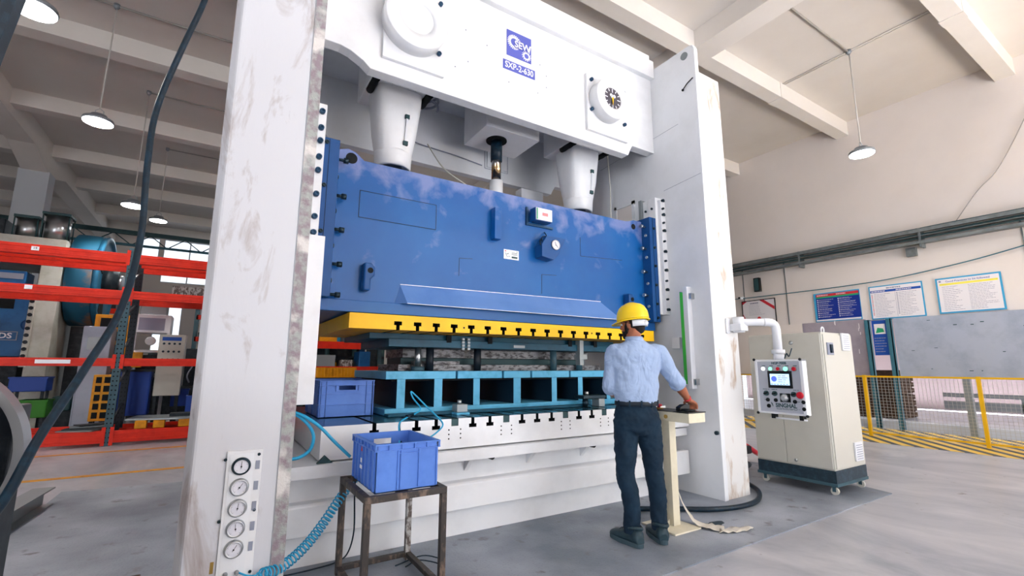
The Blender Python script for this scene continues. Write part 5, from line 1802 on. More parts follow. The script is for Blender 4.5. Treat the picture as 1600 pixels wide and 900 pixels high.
for x, y in ((cx0 + 0.04, cy0 + 0.04), (cx1 - 0.06, cy0 + 0.04), (cx0 + 0.04, cy1 - 0.06), (cx1 - 0.06, cy1 - 0.06)):
    b = B(); b.box(x - 0.022, x + 0.022, y - 0.02, y + 0.02, 0.085, 0.097).box(x - 0.022, x - 0.018, y - 0.016, y + 0.016, 0.04, 0.09).box(x + 0.018, x + 0.022, y - 0.016, y + 0.016, 0.04, 0.09); c_ = b.build('castor', 'rackpost', cab)
    b = B(); b.cyl((x - 0.014, y, 0.046), (x + 0.014, y, 0.046), 0.037, n=22); b.build('wheel', 'stripfoam', c_)
F_ = fr((cx0 + 0.0, cy0 - 0.01, 0.245), (1, 0, 0))
b = B(F_); b.box(0.07, 0.20, 1.17, 1.30, 0, 0.012); h_ = b.build('latch_plate', 'tag', cab, bevel=0.003)
b = B(F_); b.box(0.115, 0.155, 1.19, 1.28, 0.012, 0.03); b.build('latch_handle', 'hose_dk', h_, bevel=0.004)
for (a, c) in ((0.40, 1.22), (0.42, 0.06)):
    b = B(F_); b.box(a, a + 0.17, c, c + 0.19, 0, 0.02)
    v_ = b.build('vent_cover', 'alu', cab, bevel=0.004)
    b = B(F_)
    for k in range(7):
        b.box(a + 0.02, a + 0.15, c + 0.02 + k * 0.023, c + 0.026 + k * 0.023, 0.02, 0.023)
    b.build('vent_slats', 'tag', v_)
b = B(); b.tube([(cx0 + 0.20 + 0.03 * math.cos(a * PI / 8), cy0 + 0.07, 1.685 + 0.032 * math.sin(a * PI / 8)) for a in range(17)], 0.008, 8); b.build('eye_bolt', 'alu', cab)
b = B(); b.lathe((cx0 - 0.012, 2.75, 1.55), (-1, 0, 0), [(0, 0.022), (0.01, 0.02), (0.02, 0.01)], n=16); b.build('door_lock', 'steel', cab)
b = B(); b.lathe((cx0 - 0.012, 2.81, 0.30), (-1, 0, 0), [(0, 0.018), (0.01, 0.016), (0.016, 0.008)], n=16); b.build('door_lock', 'steel', cab)

# ================================================================ RACKS AND OLD MACHINES AT LEFT
RY = 10.1


def rack_beam(parent, x0, x1, y, z, h, m='red'):
    b = B()
    b.box(x0, x1, y, y + 0.05, z, z + h)
    b.box(x0, x1, y - 0.006, y, z + h * 0.25, z + h * 0.32).box(x0, x1, y - 0.006, y, z + h * 0.7, z + h * 0.76)
    return b.build('beam', m, parent, bevel=0.003)


def rack_post(parent, x, y, h, m, holes=True):
    b = B(); b.box(x - 0.055, x + 0.055, y, y + 0.07, 0, h)
    p = b.build('upright', m, parent)
    if holes:
        b = B()
        for k in range(int(h / 0.075)):
            for dx in (-0.025, 0.025):
                b.cyl((x + dx, y - 0.001, 0.06 + k * 0.075), (x + dx, y + 0.002, 0.06 + k * 0.075), 0.013, n=6)
        b.build('punched_holes', 'void', p)
    return p


rk = thing('pallet_rack', 'long red beamed pallet rack standing left of the press', 'rack', (-1.5, 10.6, 0))
levels = ((0.05, 0.19), (1.275, 0.13), (2.40, 0.14), (3.02, 0.16))
posts = (-4.0, -1.37, 1.3)
for x in posts:
    rack_post(rk, x, RY, 3.28, 'rackpost')
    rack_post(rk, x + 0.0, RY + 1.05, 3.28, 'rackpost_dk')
    b = B()
    for k in range(5):
        b.bar((x, RY + 0.07, 0.3 + k * 0.6), (x, RY + 1.05, 0.6 + k * 0.6), 0.03, 0.03)
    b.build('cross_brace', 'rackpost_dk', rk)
for z, h in levels:
    for i in range(2):
        a, c = posts[i] + 0.055, posts[i + 1] - 0.055
        for y in (RY, RY + 1.05):
            rack_beam(rk, a, c, y, z, h)
        if z > 2.9 or z < 0.1:
            for yy in (RY + 0.35, RY + 0.7):
                rack_beam(rk, a, c, yy, z + h * 0.3, h * 0.5)
for z, h in levels:
    for sx_ in (-0.075, 0.03):
        b = B(); b.box(-1.37 + sx_, -1.37 + sx_ + 0.05, RY - 0.012, RY, z - 0.04, z + h + 0.06); c_ = b.build('beam_connector', 'red', rk)
for z, lab in ((3.06, None), (2.44, None)):
    B().box(-2.62, -2.53, RY - 0.012, RY - 0.007, z + 0.02, z + 0.085).build('number_tag', 'logow', rk)
B().box(-2.36, -1.95, RY - 0.010, RY - 0.006, 1.315, 1.375).build('paper_strip', 'logow', rk)
F_ = fr((-2.62, RY - 0.0125, 3.085), (1, 0, 0)); b = B(F_); b.text('19', 0.05, 0.045, 0.03, 0.0); b.build('tag_number', 'void', rk)
# what lies on the lowest level
t = thing('steel_sheet_pile', 'dark offcuts piled on the lowest rack level left of the blue-grey upright', 'sheets', (-1.7, 10.3, 0.24))
for k in range(4):
    b = B(); xf = Matrix.Translation((-1.75 + 0.05 * k, 10.25 + 0.1 * k, 0.245 + 0.022 * k)) @ Matrix.Rotation(0.3 * k - 0.4, 4, 'Z')
    b.xf = xf; b.box(-0.25, 0.25, -0.12, 0.12, 0, 0.015); b.build('offcut', 'dark_mach' if k % 2 else 'greysheet', t)
t = thing('die_plate', 'flat grey die plate with orange blocks beneath on the lowest rack level', 'die', (-0.7, 10.6, 0.24))
b = B(); b.prism([(-1.2, 10.3), (-0.45, 10.12), (0.2, 10.3), (0.1, 10.9), (-1.1, 10.95)], 'z', 0.37, 0.40); b.build('plate', 'greysheet', t, bevel=0.004)
for x in (-1.05, -0.8, -0.45, -0.2):
    B().box(x, x + 0.16, 10.2, 10.4, 0.24, 0.37).build('block', 'orange', t, bevel=0.01)
B().box(-0.6, -0.1, 10.4, 10.7, 0.40, 0.45).build('bar', 'dark_mach', t, bevel=0.004)
b = B(); b.box(-0.78, -0.2, 10.35, 11.0, 2.57, 2.72); b.build('wooden_block', 'rusty_lt', label='grey weathered box lying on the second highest rack beam near the left column', cat='box')

# old press behind the rack
op_ = thing('old_press', 'old cream and blue press standing behind the red rack', 'press', (-4.2, 13.2, 0))
B().box(-3.07, -2.75, 12.5, 14.2, 0, 3.32).build('column', 'beige_press', op_, bevel=0.01)
B().box(-5.9, -5.55, 12.5, 14.2, 0, 3.32).build('column', 'beige_press', op_, bevel=0.01)
B().box(-5.9, -2.75, 12.5, 14.2, 3.30, 3.78).build('crown', 'beige_press', op_, bevel=0.01)
B().box(-5.5, -3.1, 12.55, 13.8, 1.45, 2.72).build('slide', 'oldblue', op_, bevel=0.01)
B().box(-3.75, -3.25, 12.5, 13, 2.72, 3.08).build('slide_head', 'oldblue', op_, bevel=0.01)
B().box(-3.68, -3.28, 12.49, 12.5, 2.92, 3.03).build('head_plate', 'tag', op_)
B().box(-4.4, -3.35, 12.54, 12.55, 2.35, 2.55).build('slot', 'void', op_)
F_ = fr((-3.95, 12.535, 1.75), (1, 0, 0))
b = B(F_); b.box(0.1, 0.72, 0.0, 0.17, 0, 0.006); s_ = b.build('sign_plate', 'tag', op_)
B(F_).box(0.115, 0.705, 0.015, 0.155, 0.006, 0.008).build('sign_ground', 'oldblue', op_)
B(F_).text('PACDS', 0.14, 0.41, 0.083, 0.0095, sx=1.1, bold=0.004).build('sign_lettering', 'logow', op_)
b = B(F_); b.lathe((0.85, 0.3, 0.0), (0, 0, 1), [(0, 0.11), (0.02, 0.11), (0.03, 0.08)], n=22); b.build('round_badge', 'blue_dk', op_)
for s_ in (1,):
    g = B().box(-3.12, -3.04, 12.42, 12.5, 1.25, 2.75).build('gib_strip', 'beige_press', op_)
    for k in range(11):
        bolt((-3.08, 12.42, 1.33 + k * 0.13), (0, -1, 0), 0.035, 0.03, g, 'dark_mach')
B().box(-5.5, -3.1, 12.6, 14, 0.0, 0.85).build('bed', 'beige_press', op_, bevel=0.01)
B().box(-5.4, -3.2, 12.7, 13.8, 0.9, 1.4).build('die_area', 'dark_mach', op_)
for x, r, z1 in ((-3.42, 0.17, 4.22), (-2.98, 0.2, 4.34)):
    t = B().cyl((x - .05, 13, 3.80), (x - .05, 13, z1), r, n=24).build('air_cylinder', 'steel', op_)
    B().box(x - .05 - r * 1.1, x - .05 + r * 1.1, 13 - r * 1.1, 13 + r * 1.1, z1, z1 + 0.05).build('end_cap', 'truss', t)
    b = B()
    for a in (-1, 1):
        for c in (-1, 1):
            b.cyl((x - .05 + a * r, 13 + c * r, 3.8), (x - .05 + a * r, 13 + c * r, z1 + 0.02), 0.012, n=6)
    b.build('tie_rods', 'truss', t)
b = B(); b.box(-5.5, -3.75, 12.8, 13.8, 3.78, 4.15); b.build('top_machinery', 'dark_mach', op_, bevel=0.03)
b = B()
for i, (x, y, z, w) in enumerate(((-2.72, 14.6, 3.78, .3), (-2.3, 14.8, 3.78, .3), (-3.3, 14.6, 3.8, .4))):
    b.box(x, x + w, y, y + 0.4, z, z + 0.25)
b.build('drive_housing', 'dark_mach', op_)
fly = thing('flywheel', 'big worn blue flywheel drum of the old press, above the rack', 'flywheel', (-2.4, 13.4, 2.15))
b = B(); b.lathe((-2.74, 13.5, 3.12), (1, 0, 0), [(0, 0.9), (0.02, 1.0), (0.42, 1.0), (0.44, 0.97)], n=56); b.build('drum', 'flywheel', fly)
b = B(); b.lathe((-2.30, 13.5, 3.12), (1, 0, 0), [(0, 0.98), (0.05, 1.0), (0.09, 1.0), (0.10, 0.9), (0.05, 0.88)], n=56); f2 = b.build('rim_face', 'flyface', fly)
b = B(); b.lathe((-2.25, 13.5, 3.12), (1, 0, 0), [(0, 0.34), (0.16, 0.34), (0.17, 0.26), (0.24, 0.26), (0.26, 0.15)], n=32, mi=0); b.build('hub', 'dark_mach', fly)
B().cyl((-2.0, 13.5, 3.12), (-1.93, 13.5, 3.12), 0.17, n=26).build('hub_cap', 'steel', fly)
b = B()
for a in (0.4, 2.5, 4.6):
    pts2 = []
    for r, da in ((0.42, -0.35), (0.8, -0.3), (0.8, 0.3), (0.42, 0.35)):
        pts2.append((13.5 + r * math.cos(a + da), 3.12 + r * math.sin(a + da)))
    b.prism(pts2, 'x', -2.25, -2.235)
b.build('spoke_opening', 'void', fly)
b = B(); b.box(-2.65, -2.3, 13.3, 13.7, 0, 2.1); b.build('support', 'dark_mach', fly)

# machines in the middle distance
def cabinet_box(name, label, cat, x0, x1, y0, y1, z0, z1, m, face=None):
    t = thing(name, label, cat, ((x0 + x1) / 2, (y0 + y1) / 2, 0))
    B().box(x0, x1, y0, y1, z0, z1).build('body', m, t, bevel=0.012)
    if z0 > 0.02:
        for x in (x0 + .02, x1 - 0.07):
            for y in (y0 + .02, y1 - 0.07):
                B().box(x, x + 0.05, y, y + 0.05, 0, z0).build('leg', 'dark_mach', t)
    if face:
        face(t, fr((x0, y0 - 0.001, z0), (1, 0, 0)), x1 - x0, z1 - z0)
    return t


def f_display(t, F_, w, h):
    B(F_).box(w * 0.2, w * 0.75, h * 0.78, h * 0.9, 0, 0.01).build('display', 'greysheet', t)
    B(F_).box(w * 0.05, w * 0.07, h * 0.1, h * 0.7, 0, 0.01).build('door_seam', 'tag', t)


def f_controls(t, F_, w, h):
    b = B(F_)
    for r in range(3):
        for c in range(4):
            b.cyl((w * (0.2 + 0.2 * c), h * (0.85 - 0.13 * r), 0), (w * (0.2 + 0.2 * c), h * (0.85 - 0.13 * r), 0.02), 0.022, n=10)
    b.build('dials', 'bolt_dk', t)
    B(F_).box(w * 0.12, w * 0.85, h * 0.9, h * 0.96, 0, 0.01).build('label_strip', 'p_band', t)


def f_yellow(t, F_, w, h):
    b = B(F_)
    for r in range(5):
        b.box(w * 0.15, w * 0.42, h * (0.06 + r * 0.19), h * (0.19 + r * 0.19), 0, 0.012).box(w * 0.55, w * 0.86, h * (0.06 + r * 0.19), h * (0.19 + r * 0.19), 0, 0.012)
    b.build('openings', 'void', t)


cabinet_box('electric_cabinet', 'grey electric cabinet with a small display seen under the flywheel', 'cabinet', -2.15, -1.73, 11.7, 12.2, 0.0, 2.02, 'board', f_display)
cabinet_box('guard_frame', 'tall orange guard frame behind the rack near the black cable', 'machine guard', -2.1, -1.5, 12.25, 12.5, 0.9, 2.3, 'orange', f_yellow)
cabinet_box('guard_frame', 'low orange open frame standing behind the rack below the middle beam', 'machine guard', -1.83, -1.54, 11.25, 11.5, 0.3, 1.12, 'orange', f_yellow)
cabinet_box('control_console', 'cream control console with round dials behind the rack, near the left press column', 'control panel', -0.98, -0.55, 11.6, 11.9, 0.7, 1.9, 'cream', f_controls)
t = thing('white_machine', 'white machining unit with a gauge between the rack posts', 'machine', (-1.1, 12.3, 0))
B().box(-1.45, -0.85, 12.0, 12.6, 1.95, 2.32).build('hood', 'alu', t, bevel=0.01)
B().box(-1.4, -0.95, 12.1, 12.5, 2.32, 2.72).build('motor_block', 'greysheet', t, bevel=0.02)
B().box(-1.38, -0.95, 11.99, 12.0, 2.0, 2.25).build('hood_window', 'p_txt', t)
for x in (-1.45, -0.9):
    B().box(x, x + 0.05, 12.0, 12.1, 0, 1.95).build('frame_post', 'alu', t)
B().box(-1.45, -0.85, 12.0, 12.6, 1.55, 1.6).build('shelf', 'alu', t)
B().box(-1.35, -0.95, 12.05, 12.4, 1.2, 1.5).build('head', 'dark_mach', t, bevel=0.02)
B().box(-1.45, -0.85, 12.0, 12.6, 1.05, 1.12).build('table', 'greysheet', t)
b = B(); b.lathe((-1.15, 11.98, 1.78), (0, -1, 0), [(0, 0.09), (0.04, 0.09), (0.045, 0.07)], n=22); b.build('round_gauge', 'alu', t)
B().box(-1.4, -1.25, 11.95, 12.05, 1.25, 1.55).build('yellow_part', 'orange', t)
b = B(); b.box(-0.93, -0.83, 11.9, 12.0, 0.9, 1.7); b.build('yellow_column', 'yellow', t)
t = thing('dark_blue_tank', 'large dark blue bin under the middle rack beam', 'bin', (-1.2, 11.9, 0))
b = B(); b.box(-1.50, -1.02, 11.5, 11.9, 0.35, 1.2); b.build('body', 'crate_dk', t, bevel=0.03)
b = B(); b.box(-1.52, -1.0, 11.48, 11.92, 1.17, 1.21); b.build('rim', 'dark_mach', t)
for x in (-1.48, -1.1):
    B().box(x, x + 0.06, 11.6, 11.8, 0, 0.35).build('leg', 'dark_mach', t)
# bins
for k, (x, y, z, w, h, m, lab) in enumerate(((-3.05, 11.8, 0.82, 0.5, 0.26, 'crate_dk', 'dark blue bin on a stand before the old press'), (-2.75, 11.25, 0.4, 0.36, 0.3, 'greenbin', 'green bin tilted on the floor behind the rack'),
                                             (-0.72, 12.2, 0.45, 0.3, 0.35, 'crate_dk', 'dark blue bin behind the rack, right of the large bin'), (-0.42, 11.4, 0.30, 0.4, 0.4, 'crate_dk', 'dark blue bin just left of the press column'))):
    t = thing('storage_bin', lab, 'bin', (x + w / 2, y + 0.2, 0))
    b = B(); b.box(x, x + w, y, y + 0.4, z, z + h); o_ = b.build('bin_body', m, t, bevel=0.015)
    b = B(); b.box(x - 0.01, x + w + 0.01, y - 0.01, y + 0.41, z + h - 0.03, z + h); b.build('bin_rim', m, t)
    b = B(); b.box(x + 0.03, x + 0.07, y + 0.03, y + 0.07, 0, z).box(x + w - 0.07, x + w - 0.03, y + 0.03, y + 0.07, 0, z).box(x + 0.03, x + 0.07, y + 0.33, y + 0.37, 0, z).box(x + w - 0.07, x + w - 0.03, y + 0.33, y + 0.37, 0, z)
    b.build('stand_legs', 'dark_mach', t)


# distant racks with red shelves
def far_rack(label, x0, x1, y, zs, h, seed, goods=True, deep=0.8):
    t = thing('storage_rack', label, 'rack', ((x0 + x1) / 2, y, 0))
    rnd = random.Random(seed)
    for x in (x0, x1):
        for yy in (y, y + deep):
            B().box(x - 0.04, x + 0.04, yy, yy + 0.06, 0, h).build('upright', 'rackpost', t)
    for z in zs:
        b = B(); b.box(x0, x1, y, y + 0.05, z, z + 0.13).box(x0, x1, y + 0.05, y + deep, z + 0.1, z + 0.12); b.build('shelf', 'red', t)
        if goods:
            x = x0 + 0.08
            while x < x1 - 0.3:
                w = rnd.uniform(0.18, 0.4)
                hh = rnd.uniform(0.12, 0.32)
                q = B(); q.box(x, x + w, y + 0.1, y + 0.5, z + 0.12, z + 0.12 + hh)
                if rnd.random() < 0.6:
                    q.cyl((x + w / 2, y + 0.3, z + 0.12 + hh), (x + w / 2, y + 0.3, z + 0.2 + hh), w * 0.25, n=12)
                q.build('stored_tool', rnd.choice(['dark_mach', 'greysheet', 'orange', 'rusty_lt', 'oldblue']), t, bevel=0.01)
                x += w + rnd.uniform(0.03, 0.15)
    return t


far_rack('distant red shelved rack with dark tools behind the flywheel', -3.4, -2.1, 15.5, (1.2, 1.9, 2.6), 3.0, 5)
far_rack('distant red shelved rack beside the bright doorway, near the left column', -0.55, 0.9, 15.5, (1.3, 1.95, 2.55), 3.1, 6)
far_rack('tool rack seen under the slide at the left, behind the press', 1.2, 2.9, 9.0, (0.75, 1.15, 1.6), 2.1, 8)
far_rack('tool rack in the dark behind the middle of the press', 4.2, 6.4, 9.4, (0.75, 1.2, 1.7), 2.2, 12)
far_rack('far tool rack behind the press between the two others', 3.0, 4.4, 13.5, (0.6, 1.2, 1.8), 2.4, 14)
t = thing('yellow_pallet_box', 'yellow ribbed box standing behind the press, above the bed crate', 'box', (2.0, 8.4, 0))
b = B(); b.box(1.40, 2.02, 8.1, 8.6, 1.10, 1.26)
for k in range(12):
    b.box(1.41 + k * 0.052, 1.42 + k * 0.052, 8.085, 8.1, 1.11, 1.25)
b.build('body', 'orange', t)
B().box(1.40, 2.02, 8.1, 8.6, 0.9, 1.09).build('tray', 'crate_dk', t, bevel=0.01)
for x in (1.42, 1.96):
    B().box(x, x + 0.05, 8.12, 8.2, 0, 0.9).build('leg', 'dark_mach', t)
cabinet_box('grey_cabinet', 'narrow beige cabinet seen beneath the slide behind the press', 'cabinet', 2.75, 3.05, 8.6, 9.0, 0.0, 1.75, 'cream', f_display)
for k, (x, m, lab) in enumerate(((2.12, 'crate_dk', 'dark blue bin behind the press, right of the yellow box'), (2.32, 'greenbin', 'green bin behind the press beside the blue bins'))):
    t = thing('storage_bin', lab, 'bin', (x, 8.3, 0))
    B().box(x, x + 0.2, 8.1, 8.5, 0.95, 1.18).build('bin_body', m, t, bevel=0.01)
    B().box(x + .02, x + 0.18, 8.15, 8.45, 0.0, 0.95).build('stand', 'dark_mach', t)

# dark machinery silhouettes behind the press, seen under the slide
t = thing('dark_machine', 'dark machine frame with pipes seen in the gap left of the dies', 'machine', (2.4, 10.2, 0))
B().box(1.3, 3.6, 10.4, 10.6, 0, 2.05).build('back_plate', 'dark_mach', t, bevel=0.01)
for x in (1.5, 1.95, 2.5, 3.1):
    B().cyl((x, 10.3, 0), (x, 10.3, 2.2), 0.05, n=12).build('column', 'truss', t)
for z in (1.0, 1.45, 1.9):
    B().box(1.3, 3.6, 10.2, 10.26, z, z + 0.04).build('cross_bar', 'rackpost_dk', t)
B().box(1.75, 2.3, 10.0, 10.2, 1.25, 1.36).build('yellow_block', 'yellow', t, bevel=0.01)
B().box(1.75, 2.25, 10.0, 10.2, 1.78, 1.88).build('blue_block', 'hose', t, bevel=0.01)
B().box(2.62, 2.7, 10.1, 10.2, 1.3, 1.9).build('white_strip', 'alu', t)
for x in (1.45, 1.7, 1.95, 2.2):
    B().box(x, x + 0.16, 10.16, 10.2, 1.68, 1.73).build('label_plate', 'logow', t)

for lab, x0, x1, y, h, seed in (('dark transfer machine behind the rack, below the big blue flywheel', -2.75, -2.2, 15.0, 2.1, 2), ('low dark machine line behind the white machining unit', -1.9, 0.4, 14.3, 1.75, 4),
                                ('low dark machine standing behind the lowest rack level', -2.7, -1.6, 12.9, 0.85, 9)):
    t = thing('dark_machine', lab, 'machine', ((x0 + x1) / 2, y + 0.4, 0))
    rnd = random.Random(seed)
    B().box(x0, x1, y, y + 0.8, 0, h * 0.45).build('base', 'dark_mach', t, bevel=0.02)
    x = x0
    while x < x1 - 0.15:
        w_ = min(rnd.uniform(0.2, 0.45), x1 - x)
        q = B(); q.box(x, x + w_ - 0.03, y + 0.1, y + 0.6, h * 0.45, h * rnd.uniform(0.65, 1.0)); q.build('machine_head', rnd.choice(['dark_mach', 'truss', 'rackpost_dk', 'oldblue']), t, bevel=0.02)
        q = B(); q.tube(bez([(x + w_ / 2, y + 0.08, h * 0.5), (x + w_ / 2 - 0.05, y - 0.02, h * 0.6), (x + w_ / 2 + 0.05, y + 0.05, h * 0.75)], 4), 0.02, 6); q.build('pipe', rnd.choice(['black', 'hose_dk', 'tag']), t)
        x += w_

# ================================================================ THE WORKER
man = bpy.data.objects.new('person', None)
man.empty_display_size = 0.1
COL.objects.link(man)
OFF[man.name] = Vector((0, 0, 0))
tagobj(man, 'worker in yellow hard hat, pale blue shirt and navy trousers, seen from behind', 'person')


def limb(b, pts, radii, n=16, ry=None):
    """smooth tapering limb through joints"""
    P_ = bez(pts, 6)
    m_ = len(P_) - 1
    k = len(pts) - 1
    rr = []
    for i in range(m_ + 1):
        t = i / 6
        j = min(int(t), k - 1)
        f = t - j
        f = f * f * (3 - 2 * f)
        rr.append(radii[j] * (1 - f) + radii[j + 1] * f)
    b.tube(P_, 0, n, radii=rr)


def remesh(o, vox, smooth=6, disp=None):
    r = o.modifiers.new('remesh', 'REMESH')
    r.mode = 'VOXEL'
    r.voxel_size = vox
    r.use_smooth_shade = True
    s = o.modifiers.new('smooth', 'SMOOTH')
    s.iterations = smooth
    s.factor = 0.5
    if disp:
        tx = bpy.data.textures.new('wrinkle', 'CLOUDS')
        tx.noise_scale = disp[0]
        d = o.modifiers.new('wrinkle', 'DISPLACE')
        d.texture = tx
        d.strength = disp[1]
        d.mid_level = 0.5


def hand(b, W_, f, s, n_, curl, side):
    """W_ wrist, f finger direction, s towards the thumb side, n_ back of the hand"""
    f, s, n_ = Vector(f).normalized(), Vector(s).normalized(), Vector(n_).normalized()
    W_ = Vector(W_)
    b.loft([(W_ - f * 0.02, s * 0.027, n_ * 0.021), (W_ + f * 0.01, s * 0.029, n_ * 0.02), (W_ + f * 0.04, s * 0.038, n_ * 0.018), (W_ + f * 0.075, s * 0.042, n_ * 0.015), (W_ + f * 0.092, s * 0.038, n_ * 0.011)], 16)
    for i, (off, ln) in enumerate(((0.031, 0.072), (0.0105, 0.08), (-0.0105, 0.074), (-0.031, 0.058))):
        p = W_ + f * 0.085 + s * off
        pts = [p]
        d = f.copy()
        ang = 0
        for k, part in enumerate((0.45, 0.31, 0.24)):
            ang += curl[k]
            d = f * math.cos(ang) - n_ * math.sin(ang)
            p = p + d * ln * part
            pts.append(p)
        b.tube([pts[0] - f * 0.02] + pts, 0, 10, radii=[0.0085, 0.0095, 0.009, 0.008, 0.0065])
    p = W_ + f * 0.028 + s * 0.03
    d1 = (f * 0.65 + s * 0.75 - n_ * 0.25).normalized()
    d2 = (f * 0.9 + s * 0.25 - n_ * 0.4).normalized()
    b.tube([p - s * 0.015, p + d1 * 0.03, p + d1 * 0.032 + d2 * 0.03, p + d1 * 0.032 + d2 * 0.052], 0, 10, radii=[0.013, 0.0115, 0.0095, 0.007])


# joints, local frame: facing +Y, right hand +X
SR, ER, WR = Vector((0.195, 0.0, 1.385)), Vector((0.325, 0.0, 1.165)), Vector((0.47, 0.11, 1.005))
SL, EL, WL = Vector((-0.172, 0.01, 1.38)), Vector((-0.20, 0.02, 1.12)), Vector((-0.12, 0.22, 1.05))
HIP = 0.90
aL = math.radians(24)
fR, fL = Vector((0.125, -0.03, 0)), Vector((-0.10, -0.09, 0))

b = B()
# torso core, neck
b.loft([((0, 0, 0.86), (0.125, 0, 0), (0, 0.08, 0)), ((0, 0, 0.98), (0.135, 0, 0), (0, 0.085, 0)), ((0, 0.0, 1.12), (0.14, 0, 0), (0, 0.09, 0)), ((0, 0, 1.3), (0.165, 0, 0), (0, 0.10, 0)), ((0, -0.005, 1.40), (0.15, 0, 0), (0, 0.085, 0)), ((0, -0.01, 1.45), (0.07, 0, 0), (0, 0.06, 0))], 24)
b.loft([((0, -0.015, 1.40), (0.075, 0, 0), (0, 0.068, 0)), ((0, -0.01, 1.46), (0.06, 0, 0), (0, 0.062, 0)), ((0, 0.0, 1.54), (0.056, 0, 0), (0, 0.062, 0)), ((0, 0.015, 1.58), (0.056, 0, 0), (0, 0.062, 0))], 20)
HR = Matrix.Rotation(math.radians(44), 3, 'Z') @ Matrix.Rotation(math.radians(-6), 3, 'X')
HC = Vector((0, 0.022, 1.60))


def hp(x, y, z):
    return HC + HR @ Vector((x, y, z))


# head: cranium, jaw, nose, brow, ears, lips
b.ball(hp(0, -0.012, 0.035), 0.076, 0.094, 0.10, 28, 18, rot=HR)
b.ball(hp(0, 0.022, -0.035), 0.058, 0.066, 0.075, 24, 14, rot=HR)
b.ball(hp(0, 0.062, -0.085), 0.028, 0.024, 0.022, 16, 10, rot=HR)
b.loft([(hp(0, 0.083, 0.02), HR @ Vector((0.008, 0, 0)), HR @ Vector((0, 0.008, 0))), (hp(0, 0.094, 0.0), HR @ Vector((0.011, 0, 0)), HR @ Vector((0, 0.012, 0))), (hp(0, 0.099, -0.018), HR @ Vector((0.015, 0, 0)), HR @ Vector((0, 0.014, 0))), (hp(0, 0.088, -0.03), HR @ Vector((0.012, 0, 0)), HR @ Vector((0, 0.01, 0)))], 14)
b.ball(hp(0, 0.07, 0.03), 0.05, 0.02, 0.012, 18, 8, rot=HR)
b.ball(hp(0, 0.083, -0.05), 0.022, 0.009, 0.006, 14, 8, rot=HR)
b.ball(hp(0, 0.081, -0.061), 0.019, 0.009, 0.007, 14, 8, rot=HR)
for s in (-1, 1):
    b.ball(hp(s * 0.076, -0.008, -0.005), 0.010, 0.018, 0.032, 14, 10, rot=HR)
    b.ball(hp(s * 0.045, 0.045, -0.02), 0.024, 0.024, 0.028, 14, 10, rot=HR)
# arms and hands
for S_, E_, W_ in ((SR, ER, WR), (SL, EL, WL)):
    limb(b, [S_ + (Vector((0, 0, 1.36)) - S_) * 0.35, S_, (S_ + E_) / 2, E_, E_.lerp(W_, 0.35), W_], [0.05, 0.05, 0.043, 0.04, 0.041, 0.025])
fdir = (Vector((0.515, 0.145, 0.978)) - WR)
hand(b, WR + Vector((0.0, 0.0, 0.0)), (0.62, 0.62, -0.30), (-0.65, 0.70, 0.0), (0.2, 0.2, 0.95), (0.45, 0.75, 0.55), 1)
hand(b, WL, (0.75, 0.6, -0.15), (0.55, -0.6, 0.3), (-0.1, 0.25, 0.95), (0.3, 0.4, 0.35), -1)
# legs inside the trousers
for s, ft in ((1, fR), (-1, fL)):
    limb(b, [Vector((s * 0.08, 0, 0.92)), Vector((s * 0.1, 0, 0.75)), Vector((s * 0.12, ft.y * 0.5, 0.48)), Vector((ft.x, ft.y, 0.12))], [0.06, 0.062, 0.048, 0.038])
body = b.build('body', 'skin', man)
remesh(body, 0.0048, 3)

# eyes, hair, beard
for s in (-1, 1):
    B().ball(hp(s * 0.031, 0.073, 0.012), 0.011, 0.010, 0.009, 14, 10, rot=HR).build('eye', 'logow', man)
    B().ball(hp(s * 0.031, 0.080, 0.012), 0.005, 0.005, 0.005, 10, 8, rot=HR).build('iris', 'void', man)
b = B()
b.ball(hp(0, -0.022, 0.02), 0.079, 0.091, 0.085, 26, 16, rot=HR)
b.ball(hp(0, -0.058, -0.03), 0.055, 0.042, 0.05, 20, 12, rot=HR)
h_ = b.build('hair', 'hair', man)
b = B()
b.ball(hp(0, 0.030, -0.060), 0.0585, 0.060, 0.056, 24, 14, rot=HR)
b.ball(hp(0, 0.066, -0.085), 0.031, 0.027, 0.024, 16, 10, rot=HR)
for s in (-1, 1):
    b.ball(hp(s * 0.062, 0.018, -0.03), 0.014, 0.022, 0.045, 14, 10, rot=HR)
b.ball(hp(0, 0.088, -0.040), 0.026, 0.008, 0.006, 14, 8, rot=HR)
be = b.build('beard', 'hair', man)
remesh(be, 0.005, 2)

